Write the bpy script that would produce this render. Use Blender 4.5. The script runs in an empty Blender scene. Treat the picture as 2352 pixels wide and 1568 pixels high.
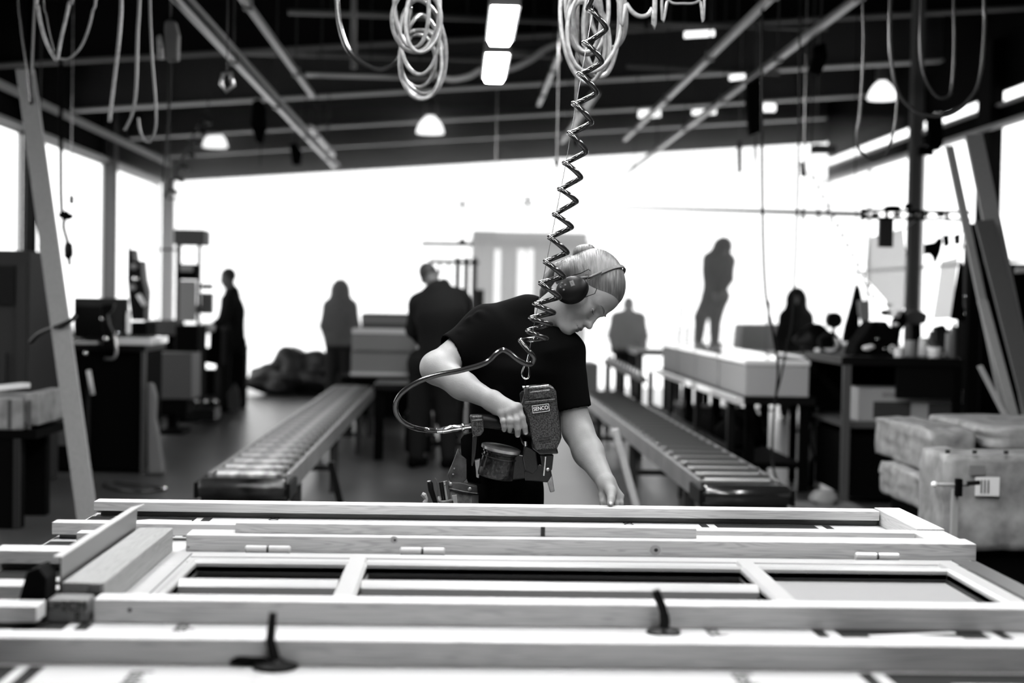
import bpy, bmesh, math, random
import numpy as np
from mathutils import Vector, Matrix
random.seed(7)
PI = math.pi
SC = bpy.context.scene

# ------------------------------------------------------------------ camera, world, exposure
CAMH = 1.45
CAM_LOC = Vector((0, 0, CAMH))
FPX = 50 / 36 * 2352
YAW, PITCH, ROLL = 0.03754, 0.028696, math.radians(1.05)
RM = Matrix.Rotation(-YAW, 3, 'Z') @ Matrix.Rotation(PI / 2 - PITCH, 3, 'X') @ Matrix.Rotation(ROLL, 3, 'Z')
cam_data = bpy.data.cameras.new('camera')
cam = bpy.data.objects.new('camera', cam_data)
SC.collection.objects.link(cam)
cam.matrix_world = Matrix.Translation(CAM_LOC) @ RM.to_4x4()
cam_data.lens = 50
cam_data.sensor_width = 36
cam_data.clip_end = 300
cam_data.dof.use_dof = True
cam_data.dof.focus_distance = 4.28
cam_data.dof.aperture_fstop = 1.9
SC.camera = cam

WORLD = 2.4
HAZE = 0.11
SKY = bpy.data.worlds.new('overcast_sky')
SC.world = SKY
SKY.use_nodes = True
bg = SKY.node_tree.nodes['Background']
bg.inputs[0].default_value = (1, 1, 1, 1)
bg.inputs[1].default_value = WORLD
SC.view_settings.view_transform = 'Standard'
SC.view_settings.look = 'None'
SC.view_settings.exposure = 0.22
SC.view_settings.gamma = 1.0
SC.view_settings.use_curve_mapping = False
SC.cycles.max_bounces = 6
SC.cycles.caustics_reflective = False
SC.cycles.caustics_refractive = False
LAMP = 70.0       # strength of the fluorescent diffusers

# ------------------------------------------------------------------ measuring helpers
def ray(px, py):
    return RM @ Vector(((px - 1176) / FPX, -(py - 784) / FPX, -1.0))
def P(px, py, Y):                  # the point of the plane y = Y seen at that pixel of the photograph
    w = ray(px, py)
    return CAM_LOC + w * (Y / w.y)
def Zp(px, py, z):                 # the point of the level z
    w = ray(px, py)
    return CAM_LOC + w * ((z - CAMH) / w.z)

# ------------------------------------------------------------------ object helpers
COL = SC.collection
def origin(o):
    v = Vector((0, 0, 0))
    while o is not None:
        v = v + o.location
        o = o.parent
    return v
def tag(o, label, cat=None, group=None, kind=None):
    if label: o['label'] = label
    if cat: o['category'] = cat
    if group: o['group'] = group
    if kind: o['kind'] = kind
    return o
def thing(name, label, cat, loc=(0, 0, 0), group=None):
    o = bpy.data.objects.new(name, None)
    o.empty_display_size = 0.1
    COL.objects.link(o)
    o.location = loc
    return tag(o, label, cat, group)
def dup(o, loc=None, label=None, parent=None):
    c = o.copy()
    COL.objects.link(c)
    if parent is not None: c.parent = parent
    if loc is not None: c.location = loc
    if label: c['label'] = label
    for ch in o.children:
        dup(ch, parent=c)
    return c

class MB:
    def __init__(s): s.bm = bmesh.new()
    def box(s, a, b):
        a, b = Vector(a), Vector(b)
        lo = Vector((min(a.x, b.x), min(a.y, b.y), min(a.z, b.z))); hi = Vector((max(a.x, b.x), max(a.y, b.y), max(a.z, b.z)))
        v = [s.bm.verts.new((x, y, z)) for x in (lo.x, hi.x) for y in (lo.y, hi.y) for z in (lo.z, hi.z)]
        for f in ((0, 1, 3, 2), (4, 6, 7, 5), (0, 4, 5, 1), (2, 3, 7, 6), (0, 2, 6, 4), (1, 5, 7, 3)):
            s.bm.faces.new([v[i] for i in f])
        return s
    def bar(s, a, b, w, h, up=(0, 0, 1)):
        a, b = Vector(a), Vector(b)
        d = (b - a).normalized(); u = Vector(up)
        r = d.cross(u)
        if r.length < 1e-4: r = d.cross(Vector((0, 1, 0)))
        r.normalize(); u = r.cross(d).normalized()
        v = [s.bm.verts.new(p + r * (sx * w / 2) + u * (sz * h / 2)) for p in (a, b) for sx in (-1, 1) for sz in (-1, 1)]
        for f in ((0, 1, 3, 2), (4, 6, 7, 5), (0, 4, 5, 1), (2, 3, 7, 6), (0, 2, 6, 4), (1, 5, 7, 3)):
            s.bm.faces.new([v[i] for i in f])
        return s
    def prism(s, pts, ext):
        ext = Vector(ext); n = len(pts)
        A = [s.bm.verts.new(Vector(p)) for p in pts]; B = [s.bm.verts.new(Vector(p) + ext) for p in pts]
        s.bm.faces.new(A); s.bm.faces.new(B[::-1])
        for i in range(n):
            s.bm.faces.new((A[i], B[i], B[(i + 1) % n], A[(i + 1) % n]))
        return s
    def pxprism(s, pts, Y, depth):      # an outline measured in the photo, at its distance, with its real thickness
        return s.prism([P(x, y, Y) for x, y in pts], (0, depth, 0))
    def cone(s, a, b, r1, r2=None, n=16, caps=True):
        r2 = r1 if r2 is None else r2
        return s.tube([a, b], [r1, r2], n, caps)
    def tube(s, pts, r, n=10, caps=True, closed=False):
        pts = [Vector(p) for p in pts]; m = len(pts)
        rs = r if isinstance(r, (list, tuple)) else [r] * m
        t0 = (pts[1] - pts[0]).normalized()
        u = t0.cross(Vector((0, 0, 1)))
        if u.length < 1e-3: u = t0.cross(Vector((1, 0, 0)))
        u.normalize(); rings = []
        for i in range(m):
            if closed: t = pts[(i + 1) % m] - pts[i - 1]
            else: t = pts[min(i + 1, m - 1)] - pts[max(i - 1, 0)]
            t.normalize()
            u = (u - t * u.dot(t)).normalized(); w = t.cross(u)
            rings.append([s.bm.verts.new(pts[i] + (u * math.cos(2 * PI * k / n) + w * math.sin(2 * PI * k / n)) * rs[i]) for k in range(n)])
        for i in range(m if closed else m - 1):
            A, B = rings[i], rings[(i + 1) % m]
            for k in range(n):
                s.bm.faces.new((A[k], A[(k + 1) % n], B[(k + 1) % n], B[k]))
        if caps and not closed:
            s.bm.faces.new(rings[0][::-1]); s.bm.faces.new(rings[-1])
        return s
    def lathe(s, base, prof, n=24, axis='Z'):
        base = Vector(base); rings = []
        for r, h in prof:
            ring = []
            for k in range(n):
                a = 2 * PI * k / n
                if axis == 'Z': v = Vector((r * math.cos(a), r * math.sin(a), h))
                elif axis == 'Y': v = Vector((r * math.cos(a), h, r * math.sin(a)))
                else: v = Vector((h, r * math.cos(a), r * math.sin(a)))
                ring.append(s.bm.verts.new(base + v))
            rings.append(ring)
        for A, B in zip(rings, rings[1:]):
            for k in range(n):
                s.bm.faces.new((A[k], A[(k + 1) % n], B[(k + 1) % n], B[k]))
        s.bm.faces.new(rings[0][::-1]); s.bm.faces.new(rings[-1])
        return s
    def ball(s, c, r, sc=(1, 1, 1), u=16, v=10):
        m = Matrix.Translation(Vector(c)) @ Matrix.Diagonal((r * sc[0], r * sc[1], r * sc[2], 1))
        bmesh.ops.create_uvsphere(s.bm, u_segments=u, v_segments=v, radius=1, matrix=m)
        return s
    def lump(s, c, size, seed=0, rough=0.15, sub=3):
        r = random.Random(seed)
        m = Matrix.Translation(Vector(c)) @ Matrix.Diagonal((size[0], size[1], size[2], 1))
        res = bmesh.ops.create_icosphere(s.bm, subdivisions=sub, radius=1, matrix=m)
        from mathutils import noise
        off = Vector((seed * 3.1, seed * 1.7, 0))
        c = Vector(c)
        for v in res['verts']:
            d = v.co - c
            k = noise.noise(Vector((d.x / size[0], d.y / size[1], d.z / size[2])) * 1.6 + off)
            v.co = c + d * (1 + rough * 2 * k)
        return s
    def build(s, name, mat, parent=None, bev=0, smooth=False, label=None, kind=None, rec=True):
        me = bpy.data.meshes.new(name)
        if rec: bmesh.ops.recalc_face_normals(s.bm, faces=s.bm.faces)
        if parent is not None:
            off = origin(parent)
            bmesh.ops.translate(s.bm, verts=s.bm.verts, vec=-off)
        else:
            xs = [v.co for v in s.bm.verts]
            lo = Vector((min(v.x for v in xs), min(v.y for v in xs), min(v.z for v in xs)))
            hi = Vector((max(v.x for v in xs), max(v.y for v in xs), max(v.z for v in xs)))
            off = Vector(((lo.x + hi.x) / 2, (lo.y + hi.y) / 2, lo.z))
            bmesh.ops.translate(s.bm, verts=s.bm.verts, vec=-off)
        s.bm.to_mesh(me); s.bm.free()
        me.materials.append(mat)
        if smooth:
            for p in me.polygons: p.use_smooth = True
            if smooth != 'all': me.set_sharp_from_angle(angle=math.radians(40))
        o = bpy.data.objects.new(name, me)
        COL.objects.link(o)
        if parent is not None: o.parent = parent
        else: o.location = off
        if bev:
            b = o.modifiers.new('bevel', 'BEVEL'); b.width = bev; b.segments = 2; b.limit_method = 'ANGLE'
        if label: o['label'] = label
        if kind: o['kind'] = kind
        return o

def struct(name, mb, mat, **k): return mb.build(name, mat, None, kind='structure', **k)
def one(name, mb, mat, label, cat, group=None, **k):
    return tag(mb.build(name, mat, None, **k), label, cat, group)
def smooth_path(pts, n=8, closed=False):     # Catmull-Rom
    pts = [Vector(p) for p in pts]; out = []; m = len(pts)
    rng = range(m if closed else m - 1)
    for i in rng:
        if closed: p0, p1, p2, p3 = pts[i - 1], pts[i], pts[(i + 1) % m], pts[(i + 2) % m]
        else: p0, p1, p2, p3 = pts[max(i - 1, 0)], pts[i], pts[i + 1], pts[min(i + 2, m - 1)]
        for k in range(n):
            t = k / n
            out.append(0.5 * ((2 * p1) + (p2 - p0) * t + (2 * p0 - 5 * p1 + 4 * p2 - p3) * t * t + (3 * p1 - p0 - 3 * p2 + p3) * t ** 3))
    if not closed: out.append(pts[-1])
    return out
def text_mesh(body, name, mat, parent, loc, xdir, ydir, size, ext=0.0005, align='CENTER', kind=None, label=None, sx=1.0):
    cu = bpy.data.curves.new(name, 'FONT'); cu.body = body; cu.size = size; cu.extrude = ext
    cu.align_x = align; cu.align_y = 'CENTER'
    tmp = bpy.data.objects.new(name + '_tmp', cu); COL.objects.link(tmp)
    dg = bpy.context.evaluated_depsgraph_get(); dg.update()
    me = bpy.data.meshes.new_from_object(tmp.evaluated_get(dg))
    bpy.data.objects.remove(tmp); bpy.data.curves.remove(cu)
    x = Vector(xdir).normalized(); y = Vector(ydir).normalized(); z = x.cross(y)
    off = Vector(loc) - origin(parent)
    for v in me.vertices:
        c = v.co; v.co = off + x * (c.x * sx) + y * c.y + z * c.z
    me.materials.clear(); me.materials.append(mat)
    o = bpy.data.objects.new(name, me); COL.objects.link(o); o.parent = parent
    if label: o['label'] = label
    return o

# ------------------------------------------------------------------ signed-distance bodies -> one continuous mesh
def _np(v): return np.array([v[0], v[1], v[2]], dtype=np.float32)
class SDF:
    def __init__(s): s.pr = []
    def _add(s, fn, lo, hi, k, op): s.pr.append((fn, np.array(lo), np.array(hi), k, op)); return s
    def cap(s, a, b, r1, r2=None, k=0.01, op='+', flat=None):
        # round cone; flat = (direction, factor<1) thins it along a direction
        a, b = _np(a), _np(b); r2 = r1 if r2 is None else r2; ba = b - a; L2 = max(float(ba @ ba), 1e-9)
        if flat: fd = _np(Vector(flat[0]).normalized()); ff = flat[1]
        def fn(X):
            p = X - a
            if flat:
                q = p @ fd - (p @ ba) / L2 * float(ba @ fd)
                p = p + (q * (1 / ff - 1))[..., None] * fd
            t = np.clip((p @ ba) / L2, 0, 1)
            d = np.linalg.norm(p - t[..., None] * ba, axis=-1) - (r1 + (r2 - r1) * t)
            return d * ff if flat else d
        r = max(r1, r2)
        return s._add(fn, np.minimum(a, b) - r, np.maximum(a, b) + r, k, op)
    def cyl(s, a, b, r1, r2=None, k=0.01, op='+', rnd=0.004, flat=None):
        a, b = _np(a), _np(b); r2 = r1 if r2 is None else r2; ba = b - a; L = float(np.linalg.norm(ba)); n = ba / L
        if flat: fd = _np(Vector(flat[0]).normalized()); ff = flat[1]
        def fn(X):
            p = X - a
            h = p @ n
            q = p - h[..., None] * n
            if flat: q = q + ((q @ fd) * (1 / ff - 1))[..., None] * fd
            rr = np.linalg.norm(q, axis=-1)
            dr = rr - (r1 + (r2 - r1) * np.clip(h / L, 0, 1)) + rnd
            if flat: dr = dr * ff
            dh = np.abs(h - L / 2) - L / 2 + rnd
            return np.minimum(np.maximum(dr, dh), 0) + np.sqrt(np.maximum(dr, 0) ** 2 + np.maximum(dh, 0) ** 2) - rnd
        r = max(r1, r2)
        return s._add(fn, np.minimum(a, b) - r, np.maximum(a, b) + r, k, op)
    def ell(s, c, rad, k=0.01, op='+', axes=None):
        c = _np(c); rad = np.array(rad, dtype=np.float32)
        M = np.array([_np(x) for x in axes]) if axes is not None else np.eye(3, dtype=np.float32)
        def fn(X):
            q = (X - c) @ M.T
            k0 = np.linalg.norm(q / rad, axis=-1); k1 = np.linalg.norm(q / rad ** 2, axis=-1)
            return k0 * (k0 - 1) / np.maximum(k1, 1e-6)
        r = float(rad.max())
        return s._add(fn, c - r, c + r, k, op)
    def field(s, vox, clip=None):
        lo = np.min([p[1] for p in s.pr if p[4] == '+'], axis=0) - 4 * vox
        hi = np.max([p[2] for p in s.pr if p[4] == '+'], axis=0) + 4 * vox
        dim = np.ceil((hi - lo) / vox).astype(int) + 1
        G = np.full(dim, 1.0, dtype=np.float32)
        ax = [np.float32(lo[i]) + np.arange(dim[i], dtype=np.float32) * np.float32(vox) for i in range(3)]
        for fn, l, h, k, op in s.pr:
            pad = k + 3 * vox
            i0 = np.clip(np.floor((l - pad - lo) / vox).astype(int), 0, dim); i1 = np.clip(np.ceil((h + pad - lo) / vox).astype(int) + 1, 0, dim)
            if (i1 <= i0).any(): continue
            sl = tuple(slice(a, b) for a, b in zip(i0, i1))
            X = np.stack(np.meshgrid(ax[0][sl[0]], ax[1][sl[1]], ax[2][sl[2]], indexing='ij'), axis=-1)
            d = fn(X).astype(np.float32); g = G[sl]
            if op == '-': d = -d; g2 = -g; d2 = -d
            if op == '+':
                hh = np.maximum(k - np.abs(g - d), 0) / max(k, 1e-6)
                G[sl] = np.minimum(g, d) - hh * hh * k * 0.25
            else:
                hh = np.maximum(k - np.abs(g - d), 0) / max(k, 1e-6)
                G[sl] = np.maximum(g, d) + hh * hh * k * 0.25
        return G, lo
    def mesh(s, name, mat, vox, parent=None, smooth=0, label=None, post=None):
        G, lo = s.field(vox)
        verts, quads = surface_nets(G)
        verts = verts * vox + lo
        off = np.array(origin(parent)) if parent is not None else np.zeros(3)
        verts = verts - off
        me = bpy.data.meshes.new(name)
        me.vertices.add(len(verts)); me.vertices.foreach_set('co', verts.astype(np.float32).ravel())
        me.loops.add(len(quads) * 4); me.loops.foreach_set('vertex_index', quads.astype(np.int32).ravel())
        me.polygons.add(len(quads)); me.polygons.foreach_set('loop_start', np.arange(0, len(quads) * 4, 4, dtype=np.int32))
        me.polygons.foreach_set('use_smooth', np.ones(len(quads), dtype=bool))
        me.update(calc_edges=True); me.validate()
        me.materials.append(mat)
        o = bpy.data.objects.new(name, me); COL.objects.link(o)
        if parent is not None: o.parent = parent
        if smooth:
            m = o.modifiers.new('smooth', 'SMOOTH'); m.factor = 0.5; m.iterations = smooth
        if label: o['label'] = label
        return o
def surface_nets(G):
    S = G < 0
    nx, ny, nz = G.shape
    c = np.zeros((nx - 1, ny - 1, nz - 1), dtype=np.int8)
    for i in (0, 1):
        for j in (0, 1):
            for k in (0, 1):
                c += S[i:nx - 1 + i, j:ny - 1 + j, k:nz - 1 + k]
    idx = np.argwhere((c > 0) & (c < 8))
    ID = -np.ones(c.shape, dtype=np.int64); ID[tuple(idx.T)] = np.arange(len(idx))
    acc = np.zeros((len(idx), 3)); cnt = np.zeros(len(idx))
    cor = [(i, j, k) for i in (0, 1) for j in (0, 1) for k in (0, 1)]
    for a in range(8):
        for b in range(a + 1, 8):
            A, B = np.array(cor[a]), np.array(cor[b])
            if np.abs(A - B).sum() != 1: continue
            ga = G[tuple((idx + A).T)]; gb = G[tuple((idx + B).T)]
            m = (ga < 0) != (gb < 0)
            t = np.where(m, ga / np.where(ga - gb == 0, 1, ga - gb), 0)
            p = A + t[:, None] * (B - A)
            acc += np.where(m[:, None], p, 0); cnt += m
    V = idx + acc / np.maximum(cnt, 1)[:, None]
    Q = []
    for d in range(3):
        a = [slice(None)] * 3; b = [slice(None)] * 3
        a[d] = slice(0, -1); b[d] = slice(1, None)
        ch = S[tuple(a)] != S[tuple(b)]
        e = np.argwhere(ch)
        u, v = (d + 1) % 3, (d + 2) % 3
        e = e[(e[:, u] > 0) & (e[:, v] > 0) & (e[:, u] < G.shape[u] - 1) & (e[:, v] < G.shape[v] - 1)]
        ins = S[tuple(e.T)]
        def sh(du, dv):
            q = e.copy(); q[:, u] -= du; q[:, v] -= dv
            return ID[tuple(q.T)]
        q = np.stack([sh(1, 1), sh(0, 1), sh(0, 0), sh(1, 0)], axis=1)
        q[~ins] = q[~ins][:, ::-1]
        Q.append(q)
    return V, np.concatenate(Q)
# ------------------------------------------------------------------ materials
def mat(name, v, rough=0.6, metal=0.0, spec=0.5, noise=0.0, nscale=8.0, bump=0.0, bscale=60.0, stretch=(1, 1, 1), coat=0.0, sharp=0.2):
    m = bpy.data.materials.new(name); m.use_nodes = True
    nt = m.node_tree; b = nt.nodes['Principled BSDF']
    b.inputs['Base Color'].default_value = (v, v, v, 1)
    b.inputs['Roughness'].default_value = rough
    b.inputs['Metallic'].default_value = metal
    b.inputs['Specular IOR Level'].default_value = spec
    if coat: b.inputs['Coat Weight'].default_value = coat
    if noise or bump:
        tc = nt.nodes.new('ShaderNodeTexCoord'); mp = nt.nodes.new('ShaderNodeMapping')
        mp.inputs['Scale'].default_value = stretch
        nt.links.new(tc.outputs['Object'], mp.inputs[0])
    if noise:
        n = nt.nodes.new('ShaderNodeTexNoise'); n.inputs['Scale'].default_value = nscale; n.inputs['Detail'].default_value = 6
        nt.links.new(mp.outputs[0], n.inputs['Vector'])
        r = nt.nodes.new('ShaderNodeValToRGB')
        r.color_ramp.elements[0].position = 0.5 - sharp; r.color_ramp.elements[1].position = 0.5 + sharp
        lo, hi = max(v * (1 - noise), 0), min(v * (1 + noise), 1)
        r.color_ramp.elements[0].color = (lo, lo, lo, 1); r.color_ramp.elements[1].color = (hi, hi, hi, 1)
        nt.links.new(n.outputs[0], r.inputs[0]); nt.links.new(r.outputs[0], b.inputs['Base Color'])
    if bump:
        n = nt.nodes.new('ShaderNodeTexNoise'); n.inputs['Scale'].default_value = bscale; n.inputs['Detail'].default_value = 4
        nt.links.new(mp.outputs[0], n.inputs['Vector'])
        bn = nt.nodes.new('ShaderNodeBump'); bn.inputs['Strength'].default_value = bump; bn.inputs['Distance'].default_value = 0.004
        nt.links.new(n.outputs[0], bn.inputs['Height']); nt.links.new(bn.outputs[0], b.inputs['Normal'])
    return m
def emit(name, s, v=1.0):
    m = bpy.data.materials.new(name); m.use_nodes = True
    nt = m.node_tree; nt.nodes.remove(nt.nodes['Principled BSDF'])
    e = nt.nodes.new('ShaderNodeEmission'); e.inputs[0].default_value = (v, v, v, 1); e.inputs[1].default_value = s
    nt.links.new(e.outputs[0], nt.nodes['Material Output'].inputs[0])
    return m
def wood(name, v, axis='X', dark=0.72, rough=0.55, knots=0.0):
    # pine: growth-ring lines drawn out along the board, fine fibre noise, a few knots
    m = mat(name, v, rough); nt = m.node_tree; b = nt.nodes['Principled BSDF']
    tc = nt.nodes.new('ShaderNodeTexCoord'); mp = nt.nodes.new('ShaderNodeMapping')
    sc = {'X': (1.2, 30, 30), 'Y': (30, 1.2, 30), 'Z': (30, 30, 1.2)}[axis]
    mp.inputs['Scale'].default_value = sc
    nt.links.new(tc.outputs['Object'], mp.inputs[0])
    w = nt.nodes.new('ShaderNodeTexNoise'); w.inputs['Scale'].default_value = 1.4; w.inputs['Detail'].default_value = 2
    nt.links.new(mp.outputs[0], w.inputs['Vector'])
    mu = nt.nodes.new('ShaderNodeMath'); mu.operation = 'MULTIPLY'; mu.inputs[1].default_value = 95
    nt.links.new(w.outputs[0], mu.inputs[0])
    si = nt.nodes.new('ShaderNodeMath'); si.operation = 'SINE'; nt.links.new(mu.outputs[0], si.inputs[0])
    r = nt.nodes.new('ShaderNodeValToRGB')
    r.color_ramp.elements[0].position = 0.0; r.color_ramp.elements[1].position = 0.55
    d = v * dark
    r.color_ramp.elements[0].color = (d, d, d, 1); r.color_ramp.elements[1].color = (v, v, v, 1)
    mr = nt.nodes.new('ShaderNodeMapRange'); mr.inputs[1].default_value = -1; mr.inputs[2].default_value = 1
    nt.links.new(si.outputs[0], mr.inputs[0]); nt.links.new(mr.outputs[0], r.inputs[0])
    mp2 = nt.nodes.new('ShaderNodeMapping'); s2 = {'X': (4, 160, 160), 'Y': (160, 4, 160), 'Z': (160, 160, 4)}[axis]
    mp2.inputs['Scale'].default_value = s2; nt.links.new(tc.outputs['Object'], mp2.inputs[0])
    f = nt.nodes.new('ShaderNodeTexNoise'); f.inputs['Scale'].default_value = 1; nt.links.new(mp2.outputs[0], f.inputs['Vector'])
    mx = nt.nodes.new('ShaderNodeMix'); mx.data_type = 'RGBA'; mx.blend_type = 'MULTIPLY'; mx.inputs[0].default_value = 0.35
    nt.links.new(r.outputs[0], mx.inputs[6]); nt.links.new(f.outputs[0], mx.inputs[7])
    out = mx.outputs[2]
    if knots:
        mp3 = nt.nodes.new('ShaderNodeMapping'); s3 = {'X': (2.4, 9, 9), 'Y': (9, 2.4, 9), 'Z': (9, 9, 2.4)}[axis]
        mp3.inputs['Scale'].default_value = s3; nt.links.new(tc.outputs['Object'], mp3.inputs[0])
        vo = nt.nodes.new('ShaderNodeTexVoronoi'); vo.inputs['Scale'].default_value = 1.0; nt.links.new(mp3.outputs[0], vo.inputs['Vector'])
        kr = nt.nodes.new('ShaderNodeValToRGB'); e = kr.color_ramp.elements
        e[0].position = 0.03; e[0].color = (0.25, 0.25, 0.25, 1); e[1].position = 0.10; e[1].color = (1, 1, 1, 1)
        nt.links.new(vo.outputs['Distance'], kr.inputs[0])
        mk = nt.nodes.new('ShaderNodeMix'); mk.data_type = 'RGBA'; mk.blend_type = 'MULTIPLY'; mk.inputs[0].default_value = knots
        nt.links.new(out, mk.inputs[6]); nt.links.new(kr.outputs[0], mk.inputs[7]); out = mk.outputs[2]
    nt.links.new(out, b.inputs['Base Color'])
    return m
def pane_glass(name, tint=1.0, ior=1.08):
    m = bpy.data.materials.new(name); m.use_nodes = True
    nt = m.node_tree; nt.nodes.remove(nt.nodes['Principled BSDF'])
    t = nt.nodes.new('ShaderNodeBsdfTransparent'); t.inputs[0].default_value = (tint, tint, tint, 1)
    g = nt.nodes.new('ShaderNodeBsdfGlossy'); g.inputs['Roughness'].default_value = 0.02
    mx = nt.nodes.new('ShaderNodeMixShader'); mx.inputs[0].default_value = 0.04
    if ior > 1.2:
        fr = nt.nodes.new('ShaderNodeFresnel'); fr.inputs[0].default_value = ior
        nt.links.new(fr.outputs[0], mx.inputs[0])
    nt.links.new(t.outputs[0], mx.inputs[1]); nt.links.new(g.outputs[0], mx.inputs[2])
    nt.links.new(mx.outputs[0], nt.nodes['Material Output'].inputs[0])
    return m
M = {}
M['door_glass'] = pane_glass('door_glass', 0.9, 1.5)
M['floor'] = mat('floor_concrete', 0.05, 0.32, spec=0.5, noise=0.35, nscale=1.2)
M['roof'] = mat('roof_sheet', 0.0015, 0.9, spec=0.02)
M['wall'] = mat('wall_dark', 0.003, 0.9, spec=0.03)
M['steel_beam'] = mat('beam_paint', 0.008, 0.9, spec=0.0)
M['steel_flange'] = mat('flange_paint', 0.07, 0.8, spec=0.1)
M['flange_lit'] = mat('lit_flange_paint', 0.4, 0.6)  # flange paint lightened to imitate light on the bright beams and rails
M['column'] = mat('column_paint', 0.09, 0.8, spec=0.05)
M['rail'] = mat('aluminium_rail', 0.34, 0.32, metal=0.85)
M['pipe'] = mat('pipe_paint', 0.07, 0.45, spec=0.4)
M['white_frame'] = mat('window_frame_paint', 0.6, 0.5)
M['glass'] = pane_glass('window_glass', 0.98)
M['pine'] = wood('pine_board', 0.50, 'X', dark=.80)
M['pine_knot'] = wood('knotty_pine_board', 0.50, 'X', dark=.74)
M['pine_y'] = wood('pine_post', 0.50, 'Y', dark=0.84)
M['pine_worn'] = wood('worn_pine_post', 0.22, 'Y', dark=0.75)
M['pine_z'] = wood('pine_plank', 0.30, 'Z', dark=0.85)
M['pine_far'] = wood('pine_stack', 0.5, 'X', dark=0.85)
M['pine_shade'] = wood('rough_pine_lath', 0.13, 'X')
M['ink'] = mat('marker_ink', 0.01, 0.8)
M['foil'] = mat('membrane_white', 0.34, 0.6, spec=0.15, bump=0.5, bscale=9)
M['foil_print'] = mat('membrane_print', 0.014, 0.7, spec=0.05)
M['foil_white'] = mat('membrane_letter', 0.36, 0.6, spec=0.15)
M['board_edge'] = mat('board_edge', 0.7, 0.6)
M['paint'] = mat('door_paint', 0.29, 0.32, spec=0.4)
M['panel'] = mat('door_panel', 0.20, 0.4)
M['gasket'] = mat('black_gasket', 0.004, 0.5)
M['hinge'] = mat('hinge_enamel', 0.34, 0.25, spec=0.5, coat=0.3)
M['plate'] = mat('brushed_aluminium', 0.15, 0.33, metal=0.75)
M['black'] = mat('black_matt', 0.0015, 0.8, spec=0.04)
M['black_semi'] = mat('black_enamel', 0.003, 0.45, spec=0.12)
M['black_gloss'] = mat('black_rubber_gloss', 0.010, 0.16, spec=0.7)
M['dark'] = mat('dark_grey_enamel', 0.014, 0.5, spec=0.3)
M['grey'] = mat('mid_grey_enamel', 0.06, 0.5, spec=0.3)
M['lgrey'] = mat('light_grey_enamel', 0.24, 0.5, spec=0.3)
M['white'] = mat('white_plastic', 0.72, 0.45)
M['chrome'] = mat('chrome', 0.75, 0.16, metal=1.0)
M['steel'] = mat('worn_steel', 0.35, 0.34, metal=0.9, noise=0.4, nscale=30)
M['roller'] = mat('steel_roller', 0.22, 0.33, metal=0.9)
M['roller_worn'] = mat('worn_roller', 0.32, 0.38, metal=0.6, noise=0.8, nscale=14)
M['shirt'] = mat('black_cotton', 0.0012, 0.9, spec=0.03, bump=0.25, bscale=16)
M['trousers'] = mat('black_canvas', 0.001, 0.9, spec=0.03)
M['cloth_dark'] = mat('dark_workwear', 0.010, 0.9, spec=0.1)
M['cloth_far'] = mat('hazed_workwear', 0.028, 0.9, spec=0.1)  # workwear made paler to imitate haze in front of distant people
M['skin'] = mat('skin', 0.18, 0.5, spec=0.35, noise=0.06, nscale=30, bump=0.12, bscale=220)
M['lip'] = mat('lips', 0.09, 0.45)
M['hair'] = mat('blond_hair', 0.07, 0.42, spec=0.5, noise=0.5, nscale=5, bump=0.8, bscale=6, stretch=(30, 5, 4))
M['hair_dark'] = mat('dark_hair', 0.02, 0.6)
M['brow'] = mat('eyebrow', 0.05, 0.7)
M['eye'] = mat('eye', 0.35, 0.1)
M['iris'] = mat('iris', 0.02, 0.1)
M['hose'] = mat('grey_air_hose', 0.13, 0.35, spec=0.5, noise=0.4, nscale=40)
M['hose_dark'] = mat('dark_air_hose', 0.03, 0.25, spec=0.6)
M['gun'] = mat('gun_housing_worn', 0.034, 0.36, metal=0.3, spec=0.5, noise=0.75, nscale=240, sharp=.05)
M['gun_dark'] = mat('gun_casting_dark', 0.003, 0.3, spec=0.5, noise=0.9, nscale=160, sharp=.10)
M['can'] = mat('canister_scuffed', 0.014, 0.25, metal=0.5, noise=0.85, nscale=110, sharp=.12)
M['badge'] = mat('badge_plate', 0.02, 0.3)
M['badge_text'] = mat('badge_lettering', 0.8, 0.4)
M['leather'] = mat('worn_leather', 0.04, 0.5, spec=0.4, noise=0.8, nscale=26, bump=0.5)
M['suede'] = mat('suede_edge', 0.10, 0.8, noise=0.6, nscale=60)
M['cardboard'] = mat('cardboard', 0.22, 0.8)
M['carton_print'] = mat('carton_print', 0.03, 0.7)
M['wrap'] = mat('wrapping_paper', 0.20, 0.55, noise=0.45, nscale=9, bump=1.0, bscale=22)
M['wrap_dark'] = mat('wrapping_print', 0.14, 0.5)
M['film'] = mat('plastic_film', 0.75, 0.3, bump=0.8, bscale=9)
M['tarp'] = mat('dark_tarpaulin', 0.02, 0.55, bump=0.8, bscale=5, noise=0.8, nscale=4)
M['snow'] = mat('outdoor_ground', 0.85, 0.9)
M['building'] = mat('outdoor_cladding', 0.125, 0.9)
M['lamp_white'] = emit('lamp_diffuser', LAMP)
M['highbay'] = emit('highbay_lens', 1.6)
M['lcd'] = mat('lcd_glass', 0.16, 0.2)
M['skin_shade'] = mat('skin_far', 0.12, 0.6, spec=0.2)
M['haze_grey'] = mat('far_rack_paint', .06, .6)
M['hood'] = mat('hood_paint', .05, .6)
M['carton_pale'] = mat('carton_pale', .36, .7)
M['lgrey_floor'] = mat('floor_sheet', .16, .5)
M['dark_leg'] = mat('bench_leg', .06, .5)
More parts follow.
